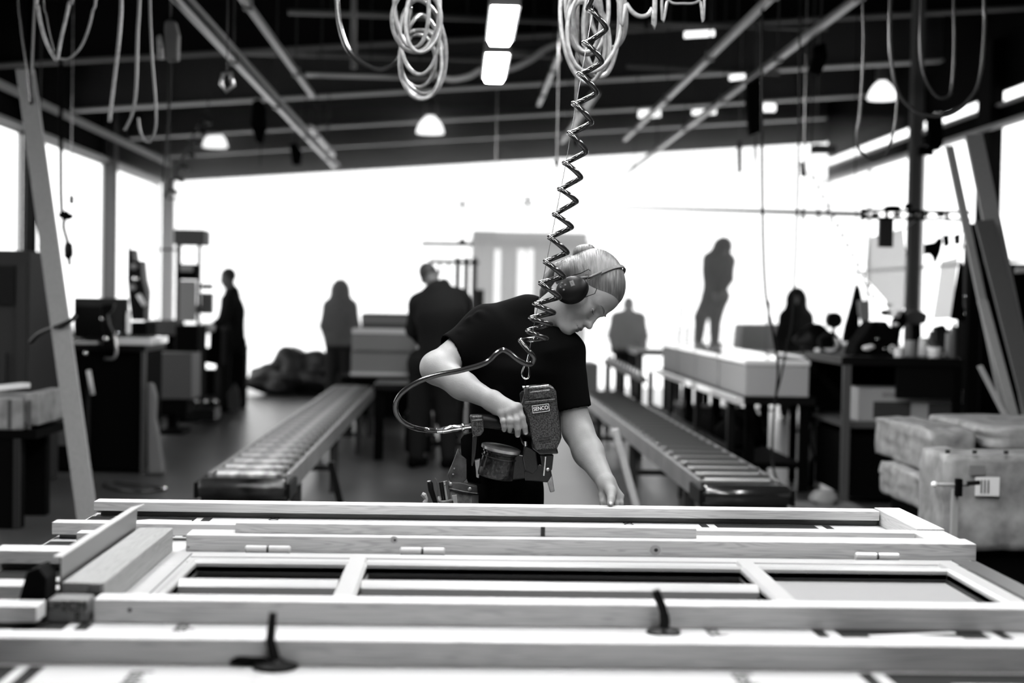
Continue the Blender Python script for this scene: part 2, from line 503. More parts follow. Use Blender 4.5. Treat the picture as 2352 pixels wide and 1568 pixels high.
def film(name, v):
    m = mat(name, v, .4, bump=.6, bscale=7); nt = m.node_tree; b = nt.nodes['Principled BSDF']
    t = nt.nodes.new('ShaderNodeBsdfTranslucent'); t.inputs[0].default_value = (v, v, v, 1)
    x = nt.nodes.new('ShaderNodeMixShader'); x.inputs[0].default_value = .75
    nt.links.new(b.outputs[0], x.inputs[1]); nt.links.new(t.outputs[0], x.inputs[2])
    tr = nt.nodes.new('ShaderNodeBsdfTransparent'); y = nt.nodes.new('ShaderNodeMixShader'); y.inputs[0].default_value = .45
    nt.links.new(x.outputs[0], y.inputs[1]); nt.links.new(tr.outputs[0], y.inputs[2]); nt.links.new(y.outputs[0], nt.nodes['Material Output'].inputs[0])
    return m
M['film'] = film('plastic_film', .85); M['film_thin'] = film('thin_film', .6)
M['pine_lean'] = wood('leaning_board_pale', .22, 'Z', dark=.9)
M['lgrey_lean'] = wood('leaning_batten', .30, 'Z', dark=.9)
M['dark_lean'] = wood('leaning_board_dark', .07, 'Z', dark=.9)

M['rail_dark'] = mat('rail_dark', .08, .4, metal=.6)
M['flange_pipe'] = mat('bright_pipe', .5, .4)
M['cable_pale'] = mat('pale_cable', .35, .5)
M['hose_mid'] = mat('mid_grey_hose', .10, .4)

M['knot_ring'] = mat('knot_ring', .36, .6)
M['knot_mid'] = mat('knot_mid', .24, .6)

M['sheen'] = mat('glossy_white_surface', .8, .28, spec=1.0, bump=.3, bscale=12, coat=1.0)
M['beam_hazed'] = mat('hazed_beam_paint', .05, .8, spec=.05)  # beam paint lightened to imitate haze over the far beams and lintel
M['cab_grey'] = mat('cabinet_grey', .03, .7, spec=.1)
M['drum_worn'] = mat('worn_drum', .035, .3, metal=.6, noise=.9, nscale=9)
M['plate_lit'] = mat('lit_aluminium_edge', .45, .4, metal=.5)  # same strip metal in a paler tone, for the light on its top
# ------------------------------------------------------------------ the hall
def zfl(x): return 4.06 + 0.081 * x          # underside of the sloping roof beams
def zroof(x): return 4.66 + 0.081 * x
XL, XR, YF, YB = -5.0, 6.2, 24.0, -6.0
struct('floor', MB().box((XL - .2, YB, -0.1), (XR + .2, YF + .2, 0)), M['floor'])
struct('ground', MB().box((-70, -40, -0.4), (70, 90, -0.12)), M['snow'])
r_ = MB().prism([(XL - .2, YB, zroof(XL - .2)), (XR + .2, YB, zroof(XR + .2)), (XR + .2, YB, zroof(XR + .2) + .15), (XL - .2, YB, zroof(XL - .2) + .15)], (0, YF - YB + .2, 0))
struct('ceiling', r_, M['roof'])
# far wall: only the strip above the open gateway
struct('wall_far', MB().prism([(XL, YF, zfl(XL) - .32), (XR, YF, zfl(XR) - .32), (XR, YF, zroof(XR)), (XL, YF, zroof(XL))], (0, .18, 0)), M['beam_hazed'])
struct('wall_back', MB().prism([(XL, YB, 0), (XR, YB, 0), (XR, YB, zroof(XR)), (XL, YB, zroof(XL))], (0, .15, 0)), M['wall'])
d_ = thing('door_1', 'wide open gateway in the far wall', 'gateway', (0.5, YF, 0)); d_['kind'] = 'structure'
MB().box((XL + .02, YF - .06, 0), (XL + .2, YF + .1, 3.62)).build('jamb', M['steel_beam'], d_)
# side walls: parapet, windows between columns, dark boarding above the head
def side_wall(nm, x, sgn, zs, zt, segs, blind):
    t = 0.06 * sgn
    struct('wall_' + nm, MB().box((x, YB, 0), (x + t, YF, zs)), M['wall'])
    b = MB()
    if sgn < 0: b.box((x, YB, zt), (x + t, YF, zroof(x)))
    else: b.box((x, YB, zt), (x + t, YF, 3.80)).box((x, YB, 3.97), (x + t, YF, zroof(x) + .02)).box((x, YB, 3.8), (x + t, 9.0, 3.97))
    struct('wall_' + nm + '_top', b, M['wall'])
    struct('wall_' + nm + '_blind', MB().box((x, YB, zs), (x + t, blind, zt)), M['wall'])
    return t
side_wall('left', XL, -1, .85, 3.30, None, 4.6)
side_wall('right', XR, 1, .85, 3.60, None, 14.2)
wn = 0
for x, sg, ys, zt in ((XL, -1, [4.6, 8.5, 12.4, 16.4, 20.2, 23.9], 3.30), (XR, 1, [14.2, 16.3, 19.0, 21.5, 23.9], 3.60)):
    for y0, y1 in zip(ys, ys[1:]):
        wn += 1
        w = thing('window_%d' % wn, 'tall glazed bay of the side wall', 'window', (x, (y0 + y1) / 2, .85)); w['kind'] = 'structure'
        fx = x + sg * .004; f = MB()
        f.box((fx, y0, .85), (fx + sg * .03, y1, .91)).box((fx, y0, zt - .06), (fx + sg * .03, y1, zt))
        f.box((fx, y0, .91), (fx + sg * .03, y0 + .05, zt - .06)).box((fx, y1 - .05, .91), (fx + sg * .03, y1, zt - .06))
        f.build('window_frame', M['white_frame'], w)
        if sg > 0: MB().box((fx + .019, y0 + .05, 1.98), (fx + .035, y1 - .05, 2.02)).build('glazing_bar', M['white_frame'], w)
        MB().box((fx + sg * .012, y0 + .05, .91), (fx + sg * .018, y1 - .05, zt - .06)).build('pane', M['glass'], w)
tn = 0
def trim(mb, m):
    global tn
    tn += 1
    return struct('trim_%d' % tn, mb, m)
for y, wd in ((8.5, .1), (12.4, .1), (16.45, .06), (20.2, .17)):
    trim(MB().box((XL + .01, y - wd / 2, .0), (XL + .16, y + wd / 2, zroof(XL) - .02)), M['column'] if y != 16.45 else M['black'])
for y, wd in ((16.35, .42), (19.0, .15)):
    trim(MB().box((XR - .16, y - wd / 2, 0), (XR - .01, y + wd / 2, zfl(XR) - .02)), M['black'] if wd > .2 else M['column'])
trim(MB().box((XL + .17, 3.0, 3.56), (XL + .23, 23.7, 3.63)), M['flange_lit'])
trim(MB().box((XL + .03, 3.0, 3.28), (XL + .09, 23.7, 3.33)), M['flange_lit'])
trim(MB().box((XR - .10, 9.0, 3.77), (XR - .03, 23.7, 3.80)), M['flange_lit'])
trim(MB().box((XR - .20, 9.0, 3.50), (XR - .14, 23.7, 3.55)), M['flange_lit'])
# sloping roof beams: web and bottom flange
for y in (23.2, 20.6, 17.6, 14.3, 10.8, 7.3):
    w = MB().prism([(XL + .25, y - .01, zfl(XL + .25)), (XR - .25, y - .01, zfl(XR - .25)), (XR - .25, y - .01, zroof(XR - .25) - .01), (XL + .25, y - .01, zroof(XL + .25) - .01)], (0, .02, 0))
    o = trim(w, M['beam_hazed' if y > 17 else 'steel_beam'])
    MB().prism([(XL + .25, y - .09, zfl(XL + .25) - .025), (XR - .25, y - .09, zfl(XR - .25) - .025), (XR - .25, y - .09, zfl(XR - .25)), (XL + .25, y - .09, zfl(XL + .25))], (0, .18, 0)).build('flange', M['flange_lit' if y > 17 else 'steel_flange'], o)
# outside, beyond the gateway
b = thing('outdoor_building', 'pale cladded building standing outside beyond the open gateway', 'building', (2.0, 44, -.12))
MB().box((P(1095, 0, 44).x, 44, -.12), (P(1360, 0, 44).x, 47, P(1200, 532, 44).z)).build('wall', M['building'], b)
for a, c in ((1147, 1160), (1200, 1218), (1222, 1236)):
    MB().box((P(a, 0, 44).x, 43.94, P(a, 700, 44).z), (P(c, 0, 44).x, 43.99, P(a, 572, 44).z)).build('window', M['white'], b)
MB().box((P(1090, 0, 44).x, 43.8, P(1200, 560, 44).z), (P(1365, 0, 44).x, 44, P(1200, 553, 44).z)).build('ledge', M['grey'], b)
MB().box((P(1095, 0, 44).x, 43.85, P(1120, 556, 44).z), (P(1148, 0, 44).x, 43.99, P(1120, 530, 44).z)).build('sign_board', M['grey'], b)
# ------------------------------------------------------------------ the work table in front: wall element with a door being fitted
ZT, ZB = 0.860, 0.818        # top and underside of the laths
t = thing('assembly_table', 'low black steel assembly table under the white wall element', 'table', (0.05, 3.1, 0))
MB().box((-1.0, 1.75, .70), (1.28, 4.12, .745)).build('table_top', M['black_semi'], t)
for x, y in ((-.92, 1.85), (1.18, 1.85), (-.92, 4.0), (1.18, 4.0)):
    MB().box((x - .04, y - .04, 0), (x + .04, y + .04, .70)).build('leg', M['black_semi'], t)
MB().box((-.92, 3.98, .2), (1.18, 4.02, .26)).build('stretcher', M['black_semi'], t)
# insulated wall panel with printed membrane; the door sits in its opening
pn = thing('wall_panel', 'white membrane-covered wall panel with dark printed lettering lying flat on the table', 'wall panel', (0, 3.0, .745))
b = MB()
OX0, OX1, OY0, OY1 = -.76, 1.33, 2.78, 3.50
b.box((-1.03, OY1, .745), (1.30, 4.13, .812)).box((-1.03, 1.78, .745), (1.30, OY0, .812)).box((-1.03, OY0, .745), (OX0, OY1, .812))
b.build('insulation_core', M['board_edge'], pn)
b = MB()
b.box((-1.035, OY1, .812), (1.305, 4.135, .816)).box((-1.035, 1.775, .812), (1.305, OY0, .816)).box((-1.035, OY0, .812), (OX0, OY1, .816))
b.build('membrane', M['foil'], pn)
def flat(poly, m, name='printed_mark', z=.8165):
    MB().prism([(x, y, z) for x, y in poly], (0, 0, .0004)).build(name, m, pn)
# print repeated over each visible strip: double stripe, dark block with white letter, double stripe
for (y0, y1, yc, s) in ((3.74, 4.06, 3.80, 1.6), (2.5, 2.745, 2.665, .62), (1.9, 2.42, 2.10, 1.6)):
    flat([(.700, y0), (.722, y0), (.722, y1), (.700, y1)], M['foil_print'])
    flat([(.745, y0), (1.035, y0), (1.035, y1), (.745, y1)], M['foil_print'])
    flat([(1.058, y0), (1.080, y0), (1.080, y1), (1.058, y1)], M['foil_print'])
    flat([(.80, yc + .06 * s), (.98, yc + .12 * s), (.98, yc + .085 * s), (.89, yc + .065 * s), (.98, yc + .04 * s), (.98, yc), (.80, yc + .035 * s)], M['foil_white'], 'printed_letter', .8169)
    if y1 - y0 > .4: flat([(.84, yc + .25), (.96, yc + .25), (.99, yc + .19), (.95, yc + .16), (.84, yc + .16), (.82, yc + .2)], M['foil_white'], 'printed_letter', .8169)
    # left hand block
    flat([(-1.03, y0), (-.735, y0), (-.735, y1), (-1.03, y1)], M['foil_print'])
    flat([(-.715, y0), (-.690, y0), (-.690, y1), (-.715, y1)], M['foil_print'])
flat([(-1.03, OY0 - .002), (-.765, OY0 - .002), (-.765, OY1), (-1.03, OY1)], M['foil_print'])
flat([(-1.03, 3.5), (-.765, 3.5), (-.765, 3.645), (-1.03, 3.645)], M['foil_print'])
flat([(-.90, 3.92), (-.74, 3.97), (-.74, 4.01), (-.86, 4.02), (-.92, 3.98)], M['foil_white'], 'printed_letter', .8169)
for k in range(4):
    y = 2.86 + k * .09
    flat([(-.93 - .01 * k, y), (-.79, y + .01), (-.79, y + .05), (-.90 - .01 * k, y + .055)], M['foil_white'], 'printed_letter', .8169)
flat([(-.99, 2.60), (-.86, 2.60), (-.81, 2.64), (-.83, 2.69), (-.95, 2.70), (-.87, 2.66), (-.90, 2.635), (-1.0, 2.64)], M['foil_white'], 'printed_letter', .8169)
def caption(px, py, s, flip=1):
    p = Zp(px, py, .8168)
    text_mesh('Isola', 'printed_word', M['foil_print'], pn, p, (0, flip, 0), (-flip, 0, 0), s, 0.0002)
caption(425, 1437, .055, -1); caption(1643, 1452, .055, -1); caption(632, 1193, .06, -1); caption(1448, 1204, .06, -1)
caption(310, 1558, .055, -1); caption(1712, 1562, .055, -1)

# laths and studs, all lying across the panel
def lath(x0, x1, y0, y1, z0, z1, label, m='pine', cat='timber lath', bev=.0015):
    return one('timber_lath', MB().box((x0, y0, z0), (x1, y1, z1)), M[m], label, cat, 'timber laths laid across the wall panel', bev=bev)
lath(-1.025, 1.225, 4.055, 4.115, .833, ZT, 'farthest pale timber lath, along the back edge of the table under the worker\'s hand')
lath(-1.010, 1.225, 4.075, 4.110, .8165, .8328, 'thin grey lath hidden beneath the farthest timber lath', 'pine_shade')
lath(-1.035, 1.205, 3.675, 3.725, .829, ZT, 'timber lath second from the back, sticking out on the left beyond the door frame')
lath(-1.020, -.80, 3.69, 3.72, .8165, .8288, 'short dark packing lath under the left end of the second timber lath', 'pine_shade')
lath(-.955, -.775, 3.61, 3.655, .8165, .845, 'short timber stub with sawn end between two laths at the left edge')
lath(-.545, .605, 3.532, 3.574, .8625, .888, 'grained timber lath with a dark pencil mark at mid length', 'pine_knot')
lath(-1.05, -.79, 3.255, 3.33, .832, .862, 'timber stub sticking out left just behind the aluminium strip')
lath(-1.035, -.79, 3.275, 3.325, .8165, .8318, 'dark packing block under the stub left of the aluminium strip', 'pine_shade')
lath(-1.35, -.855, 2.865, 2.93, .825, .862, 'grey squared timber end entering the frame at the left edge')
lath(-1.35, -.780, 2.675, 2.735, .832, .862, 'timber offcut with black front face nearest the left edge', 'pine')
m_ = one('pencil_mark', MB().box((P(1242, 1215, 3.53).x, 3.5305, .8635), (P(1252, 1215, 3.53).x, 3.5315, .887)), M['ink'], 'black pencil mark drawn across the grained lath', 'marking')
# end board of the element, running away from the camera
one('end_board', MB().box((1.23, 3.735, .817), (1.305, 4.125, .862)), M['pine_y'], 'wide end board closing the right end of the back laths', 'board', bev=.0015)
one('end_board', MB().box((1.21, 3.515, .817), (1.30, 3.73, .858)), M['pine_y'], 'lower end board joining the door frame at the far right corner', 'board', bev=.0015)
# studs of the door lining
def stud(x0, x1, y0, y1, z0, z1, label, m='pine_knot'):
    return one('timber_stud', MB().box((x0, y0, z0), (x1, y1, z1)), M[m], label, 'timber stud', 'studs of the door lining', bev=.002)
stud(-.66, 1.305, 3.50, 3.58, .819, .862, 'knotty stud behind the hinged edge of the white door')
stud(-.692, 1.40, 2.745, 2.80, .8165, .862, 'out-of-focus stud in front of the white door with a nail hole near its left end', 'pine')
stud(-1.30, 1.40, 2.435, 2.49, .8165, .862, 'nearest blurred stud running right across the foreground', 'pine')
one('nail_hole', MB().cone((P(298, 1388, 2.744).x, 2.7435, .842), (P(298, 1388, 2.744).x, 2.7449, .842), .004), M['ink'], 'round nail hole in the stud before the door', 'hole')
# ---- the door leaf
DZ = .822
dr = thing('panelled_door', 'white panelled door leaf with glazed openings lying in the wall panel', 'door', (.3, 3.14, .745))
b = MB()
DX0, DX1, DY0, DY1 = -.735, 1.29, 2.795, 3.495
ox = [(-.60, -.253), (-.205, .672), (.722, 1.165)]
OYF, OYN = 3.31, 2.93
b.box((DX0, OYF, .748), (DX1, DY1 - .002, DZ)).box((DX0, DY0 + .008, .748), (DX1, OYN, DZ))
xs_ = [DX0] + [v for p in ox for v in p] + [DX1]
for i in range(0, len(xs_), 2): b.box((xs_[i], OYN, .748), (xs_[i + 1], OYF, DZ))
b.build('door_frame', M['paint'], dr, bev=.0015)
# raised outer lip and shadow groove around the leaf
b = MB(); b.box((DX0 + .135, 3.462, DZ), (DX1 - .02, 3.466, DZ + .0006)); b.box((-.64, 2.82, DZ), (-.637, 3.466, DZ + .0006))
b.build('groove', M['gasket'], dr)
b = MB(); b.box((-.63, 3.40, DZ), (1.25, 3.45, DZ + .006)); b.box((-.63, 3.345, DZ), (1.25, 3.395, DZ + .004)); b.build('back_rail_moulding', M['paint'], dr, bev=.0015)
# glazing beads, mitred, with pins
def beads(x0, x1, y0, y1):
    b = MB(); w = .024
    def bead(a, c, nx, ny):   # sloping bead: outer edge high
        a = Vector(a); c = Vector(c); n = Vector((nx, ny, 0)); d = (c - a).normalized()
        prof = [(0, -.014), (0, .006), (.006, .012), (.024, .005), (.024, 0)]
        A = [b.bm.verts.new(a - n * o - d * o + Vector((0, 0, h))) for o, h in prof]
        B = [b.bm.verts.new(c - n * o + d * o + Vector((0, 0, h))) for o, h in prof]
        b.bm.faces.new(A); b.bm.faces.new(B[::-1])
        for i in range(5): b.bm.faces.new((A[i], B[i], B[(i + 1) % 5], A[(i + 1) % 5]))
    z = DZ
    bead((x0, y1, z), (x1, y1, z), 0, -1); bead((x1, y0, z), (x0, y0, z), 0, 1)
    bead((x0, y0, z), (x0, y1, z), 1, 0); bead((x1, y1, z), (x1, y0, z), -1, 0)
    b.build('glazing_bead', M['paint'], dr)
    g = MB()
    g.box((x0, y1 - .006, z - .020), (x1, y1, z - .013)).box((x0, y0, z - .020), (x1, y0 + .006, z - .013)).box((x0, y0 + .006, z - .020), (x0 + .006, y1 - .006, z - .013)).box((x1 - .006, y0 + .006, z - .020), (x1, y1 - .006, z - .013))
    g.build('gasket', M['gasket'], dr)
def glass_plane(x0, y0, x1, y1, z, dr):
    b = MB(); b.bm.faces.new([b.bm.verts.new(p) for p in ((x0, y0, z), (x1, y0, z), (x1, y1, z), (x0, y1, z))])
    return b.build('glass_pane', M['door_glass'], dr, rec=False)
for i, (x0, x1) in enumerate(ox):
    beads(x0, x1, OYN, OYF)
    if i < 2: glass_plane(x0 + .002, OYN + .002, x1 - .002, OYF - .002, DZ - .0205, dr)
    else: MB().box((x0 + .002, OYN + .002, DZ - .034), (x1 - .002, OYF - .002, DZ - .0202)).build('infill_panel', M['panel'], dr)
    n = [2, 7, 6][i] + (1 if i == 0 else 0)
    for k in range(n):
        x = x0 + (x1 - x0) * (k + .5) / n
        MB().ball((x, OYF - .0005, DZ - .003), .0018, u=8, v=5).build('pin', M['ink'], dr)
MB().box((-.62, 2.90, .746), (.69, 3.33, .750)).build('backing', M['gasket'], dr)
for x0, x1 in ox[:2]:
    b = MB(); b.prism([(x0 + .002, 3.085, DZ - .0195), (x0 + .002, 3.085, DZ - .003), (x0 + .002, 3.10, DZ + .008), (x0 + .002, 3.125, DZ + .008), (x0 + .002, 3.14, DZ - .003), (x0 + .002, 3.14, DZ - .0195)], (x1 - x0 - .004, 0, 0))
    b.build('glazing_bar', M['paint'], dr, smooth=True)
for x in (-.230, .697, 1.19):
    b = MB(); w = .024
    b.prism([(x - w, 2.82, DZ), (x - w + .006, 2.82, DZ + .012), (x + w - .006, 2.82, DZ + .012), (x + w, 2.82, DZ)], (0, 3.385 - 2.82, 0))
    b.build('mullion', M['paint'], dr)
b = MB(); b.box((1.225, 2.80, DZ), (1.262, 3.45, DZ + .010)); b.box((1.268, 2.80, DZ), (1.287, 3.45, DZ + .006)); b.build('edge_profile', M['plate'], dr)
# hinges: two knuckles and a pin, standing on the leaf
for k, px in enumerate((615, 970, 2015)):
    p = P(px, 1269 + (0, 4, 18)[k], 3.47); x = p.x
    h = thing('hinge', ['white barrel hinge nearest the left end of the door', 'white barrel hinge second from the left on the door', 'white barrel hinge near the right end of the door'][k], 'hinge', (x, 3.472, DZ), 'door hinges')
    zc = DZ + .011
    MB().tube([(x - .055, 3.472, zc), (x - .052, 3.472, zc), (x - .003, 3.472, zc)], [.007, .010, .010], 14).build('knuckle', M['hinge'], h, smooth=True)
    MB().tube([(x + .003, 3.472, zc), (x + .052, 3.472, zc), (x + .055, 3.472, zc)], [.010, .010, .007], 14).build('knuckle', M['hinge'], h, smooth=True)
    MB().cone((x - .004, 3.472, zc), (x + .004, 3.472, zc), .0075).build('hinge_pin', M['gasket'], h)
    MB().box((x - .05, 3.452, DZ), (x + .05, 3.470, DZ + .004)).build('hinge_leaf', M['hinge'], h)
# ---- the cross post, aluminium strip and marked block on the left
one('cross_post', MB().box((-.772, 2.815, .8235), (-.690, 3.492, .880)), M['pine_worn'], 'thick worn timber post lying away from the camera over the left end of the door', 'timber post', bev=.002)
one('packing_piece', MB().box((-.716, 2.806, .8635), (-.694, 2.8145, .879)), M['pine_shade'], 'small sawn packing piece on the near end of the thick post', 'wood block')
pl = MB()
pl.prism([(-.778, 2.83, .8165), (-.778, 3.46, .8165), (-.778, 3.50, .925), (-.778, 2.83, .925)], (-.003, 0, 0))
pt_ = MB(); pt_.prism([(-.778, 2.83, .925), (-.778, 3.50, .925), (-.774, 3.56, .925), (-.794, 3.50, .925), (-.794, 2.83, .925)], (0, 0, .003))
als = one('aluminium_strip', pl, M['plate'], 'bright folded aluminium strip standing on edge beside the thick timber post', 'metal strip')
pt_.build('folded_edge', M['plate_lit'], als)
hd = thing('toggle_clamp', 'black rough toggle clamp under the near end of the aluminium strip', 'clamp', (-.80, 2.78, .8167))
MB().prism([(-.848, 2.75, .8167), (-.786, 2.75, .8167), (-.784, 2.75, .90), (-.800, 2.75, .921), (-.822, 2.75, .912)], (0, .075, 0)).build('clamp_body', M['black'], hd, bev=.003)
bk = thing('marked_block', 'small dark timber block with hand-written black marker letters', 'wood block', (-.74, 2.77, .8166))
MB().box((-.780, 2.742, .8168), (-.703, 2.800, .861)).build('block', M['pine_shade'], bk, bev=.004)
text_mesh('L=2CM', 'handwriting', M['ink'], bk, (-.742, 2.7414, .849), (1, 0, 0), (0, 0, 1), .025)
text_mesh('8', 'handwriting', M['ink'], bk, (-.722, 2.7414, .829), (1, 0, 0), (0, 0, 1), .024)
# ---- black toggle pegs standing in the foreground
pg = thing('clamp_peg', 'black bent peg with flat base standing at the right on the white membrane', 'clamp peg', (.40, 2.68, .8165), 'black pegs standing on the panel')
c = Zp(1524, 1452, .8170)
MB().lathe(c, [(.034, 0), (.033, .004), (.016, .007), (.013, .010)], 12).build('base', M['black_semi'], pg, smooth=True)
top = P(1505, 1355, c.y)
MB().tube(smooth_path([c + Vector((0, 0, .008)), P(1527, 1425, c.y), P(1521, 1395, c.y), P(1510, 1368, c.y), top], 5), [.010] * 8 + [.0085] * 13, 12).build('peg', M['black_semi'], pg, smooth=True)
pg2 = thing('clamp_peg', 'black straight peg with wide dark base standing nearest the camera', 'clamp peg', (-.30, 2.40, .8165), 'black pegs standing on the panel')
c = Zp(632, 1531, .8172)
MB().lathe(c, [(.040, 0), (.038, .005), (.018, .009), (.014, .014)], 12).build('base', M['black_semi'], pg2, smooth=True)
MB().tube([c + Vector((0, 0, .01)), P(621, 1470, c.y), P(627, 1406, c.y)], [.010, .0085, .007], 12).build('peg', M['black_semi'], pg2, smooth=True)
MB().lump(c + Vector((-.045, .01, .008)), (.035, .014, .008), 3, .2, 2).build('rag', M['black'], pg2, smooth='all')

st_ = [o for o in COL.objects if o.name == 'timber_stud'][0]
for px, py, sc in ((905, 1240, .8), (1505, 1263, 1.3), (432, 1256, .35)):
    c = P(px, py, 3.4995)
    for r, m, dy in ((.0125, 'knot_ring', 0), (.0095, 'knot_mid', .0002), (.0035, 'ink', .0004)):
        MB().prism([(c.x + r * sc * 1.1 * math.cos(a) + (.002 if m == 'ink' else 0), 3.4998 - dy, c.z + r * sc * math.sin(a)) for a in [2 * PI * k / 16 for k in range(16)]], (0, .0004, 0)).build('knot', M[m], st_)
# ------------------------------------------------------------------ the worker bending over the table
YW = 4.42
wk = thing('person', 'young woman in black T-shirt bending over the table with a nail gun', 'person', (P(1165, 1100, YW).x, YW, 0))
# head frame: x = her right (towards the camera), y = where she looks, z = crown
HU = Vector((.86, 0, .51)).normalized()
HF = Vector((.46, -.38, -.80)); HF = (HF - HU * HF.dot(HU)).normalized()
HR = HF.cross(HU)
HC = P(1352, 666, 4.37)
HS = 1.02
def H(x, y, z): return HC + (HR * x + HF * y + HU * z) * HS
HA = (HR, HF, HU)
def hell(s, c, r, k, op='+'): s.ell(H(*c), [q * HS for q in r], k, op, axes=HA)
def head(s):
    hell(s, (0, -.020, .034), (.071, .088, .080), .02)
    hell(s, (0, .024, -.026), (.058, .058, .082), .03)
    hell(s, (0, .046, .026), (.052, .041, .052), .03)
    for q in (-1, 1):
        s.cap(H(.048 * q, -.004, -.060), H(.011 * q, .066, -.109), .023 * HS, .0170 * HS, .025)
        hell(s, (.036 * q, .052, -.048), (.022, .024, .022), .025)
        s.cap(H(.008 * q, .083, .000), H(.044 * q, .058, -.002), .010, .008, .014)
        hell(s, (.034 * q, .090, -.020), (.018, .018, .012), .012, '-')
        s.ell(H(.033 * q, .0645, -.021), [.0130] * 3, .004)
        s.cap(H(.0100 * q, .090, -.058), H(.0125 * q, .080, -.060), .0066, .0066, .014)
    s.cap(H(0, .020, -.100), H(0, .055, -.110), .026, .020, .02)
    s.cap(H(0, .083, -.018), H(0, .098, -.051), .0072, .0080, .012)
    s.ell(H(0, .1025, -.0555), [.0086, .0086, .0080], .008)
    s.cap(H(-.010, .081, -.080), H(.010, .081, -.080), .0125, .0125, .016)
    s.cap(H(-.012, .0905, -.0800), H(.012, .0905, -.0800), .0060, .0060, .006)
    s.cap(H(-.011, .0880, -.0925), H(.011, .0880, -.0925), .0068, .0068, .007)
    for q in (-1, 1): s.cap(H(0, .0945, -.0862), H(.013 * q, .0905, -.0862), .0016, .0016, .002, '-'); s.cap(H(.013 * q, .0905, -.0862), H(.0255 * q, .0790, -.0872), .0024, .0022, .002, '-')
    s.cap(H(-.006, .078, -.112), H(.006, .078, -.112), .015, .015, .018)
    s.cap(H(-.010, .098, -.1040), H(.010, .098, -.1040), .006, .004, .012, '-')
head_pr = head
bd = SDF(); head(bd)
NB = P(1232, 742, 4.46)          # root of the neck
bd.cap(NB, H(0, -.022, -.060), .052, .044, .03)
bd.cap(NB + Vector((.02, -.01, -.01)), H(0, .018, -.078), .044, .036, .03)
# trunk
SR, SL = P(1112, 762, 4.47), P(1290, 800, 4.36)       # her right shoulder, left shoulder
CH, WA, PV = P(1195, 850, 4.44), P(1165, 1000, 4.45), P(1165, 1110, 4.45)
bd.cap(NB, CH, .05, .07, .04); bd.cap(CH, WA, .085, .065, .05, flat=((0.3, 1, 0), .7)); bd.cap(WA, PV + Vector((0, .01, 0)), .055, .050, .02)
bd.cap(SR, CH, .045, .05, .02); bd.cap(SL + Vector((0, .04, -.03)), CH, .03, .05, .004)
# her right arm, elbow out to the left of the picture
ER, WR = P(1003, 846, 4.36), P(1132, 921, 4.235)
bd.cap(SR, ER, .054, .047, .02); bd.ell(P(999, 838, 4.365), [.037, .037, .037], .02)
bd.cap(ER, P(1065, 886, 4.30), .046, .041, .02); bd.cap(P(1060, 884, 4.30), WR, .041, .027, .02, flat=((0, 1, .2), .92))
# right hand over the grip: palm, four fingers of their own length, thumb behind the grip
KN = [P(1190, 936, 4.195), P(1181, 943, 4.190), P(1167, 948, 4.190), P(1154, 950, 4.197)]
for q, kk in enumerate(KN): bd.cap(WR, kk, .0235, .0125, .012, flat=((0, 1, .35), .8))
bd.cap(WR, (KN[0] + KN[3]) / 2, .026, .018, .015, flat=((0, 1, .3), .75))
fr = [[(1190, 936, 4.195), (1199, 958, 4.181), (1204, 979, 4.184), (1207, 993, 4.192)],
      [(1180, 944, 4.190), (1186, 966, 4.174), (1189, 984, 4.178), (1189, 999, 4.190)],
      [(1167, 949, 4.190), (1171, 966, 4.175), (1172, 979, 4.180), (1171, 988, 4.192)],
      [(1153, 952, 4.197), (1156, 967, 4.184), (1158, 978, 4.188), (1158, 987, 4.198)]]
RD = [.0100, .0102, .0096, .0088]
for q in range(4):
    pts = [P(*v) for v in fr[q]]
    for i in range(3): bd.cap(pts[i], pts[i + 1], RD[q] * (1.12, .98, .92)[i], RD[q] * (.98, .92, .80)[i], .004)
    bd.ell(pts[0] + Vector((0, -.004, .004)), [.011] * 3, .008)
    bd.ell(pts[1], [RD[q] * 1.02] * 3, .003)
th = [P(1140, 940, 4.235), P(1150, 968, 4.262), P(1172, 985, 4.268), P(1190, 990, 4.262)]
for i in range(3): bd.cap(th[i], th[i + 1], (.017, .0125, .011)[i], (.0125, .011, .0085)[i], .008)
# her left arm, straight down to the lath
EL, WL = P(1327, 988, 4.34), P(1392, 1108, 4.16)
bd.cap(SL.lerp(EL, .30), EL, .044, .044, .006)
bd.cap(EL, P(1352, 1040, 4.26), .047, .044, .02); bd.cap(P(1350, 1036, 4.265), WL, .044, .0265, .02, flat=((0, 1, .2), .95))
# left hand: thumb on top of the lath, fingers reaching down behind it
tb = [P(1393, 1112, 4.155), P(1404, 1128, 4.125), P(1404, 1146, 4.098), P(1402, 1156, 4.087)]
bd.cap(tb[0], tb[1], .021, .0165, .012); bd.cap(tb[1], tb[2], .0150, .0112, .006); bd.cap(tb[2], tb[3], .0112, .0095, .004)
fb = [(1383, 1136), (1396, 1140), (1412, 1141), (1425, 1139)]
for q, (x, y) in enumerate(fb):
    a = WL + (P(x, y, 4.150) - WL) * .35; k1 = P(x, y, 4.150)
    bd.cap(WL, k1, .022, .0115, .010, flat=((0, 1, .3), .85))
    k2 = P(x + 1, y + 16, 4.140); k3 = Vector((k2.x + .001, 4.1285, .826))
    r = (.0092, .0098, .0094, .0084)[q]
    bd.cap(k1, k2, r * 1.15, r, .004); bd.cap(k2, k3, r, r * .8, .004)
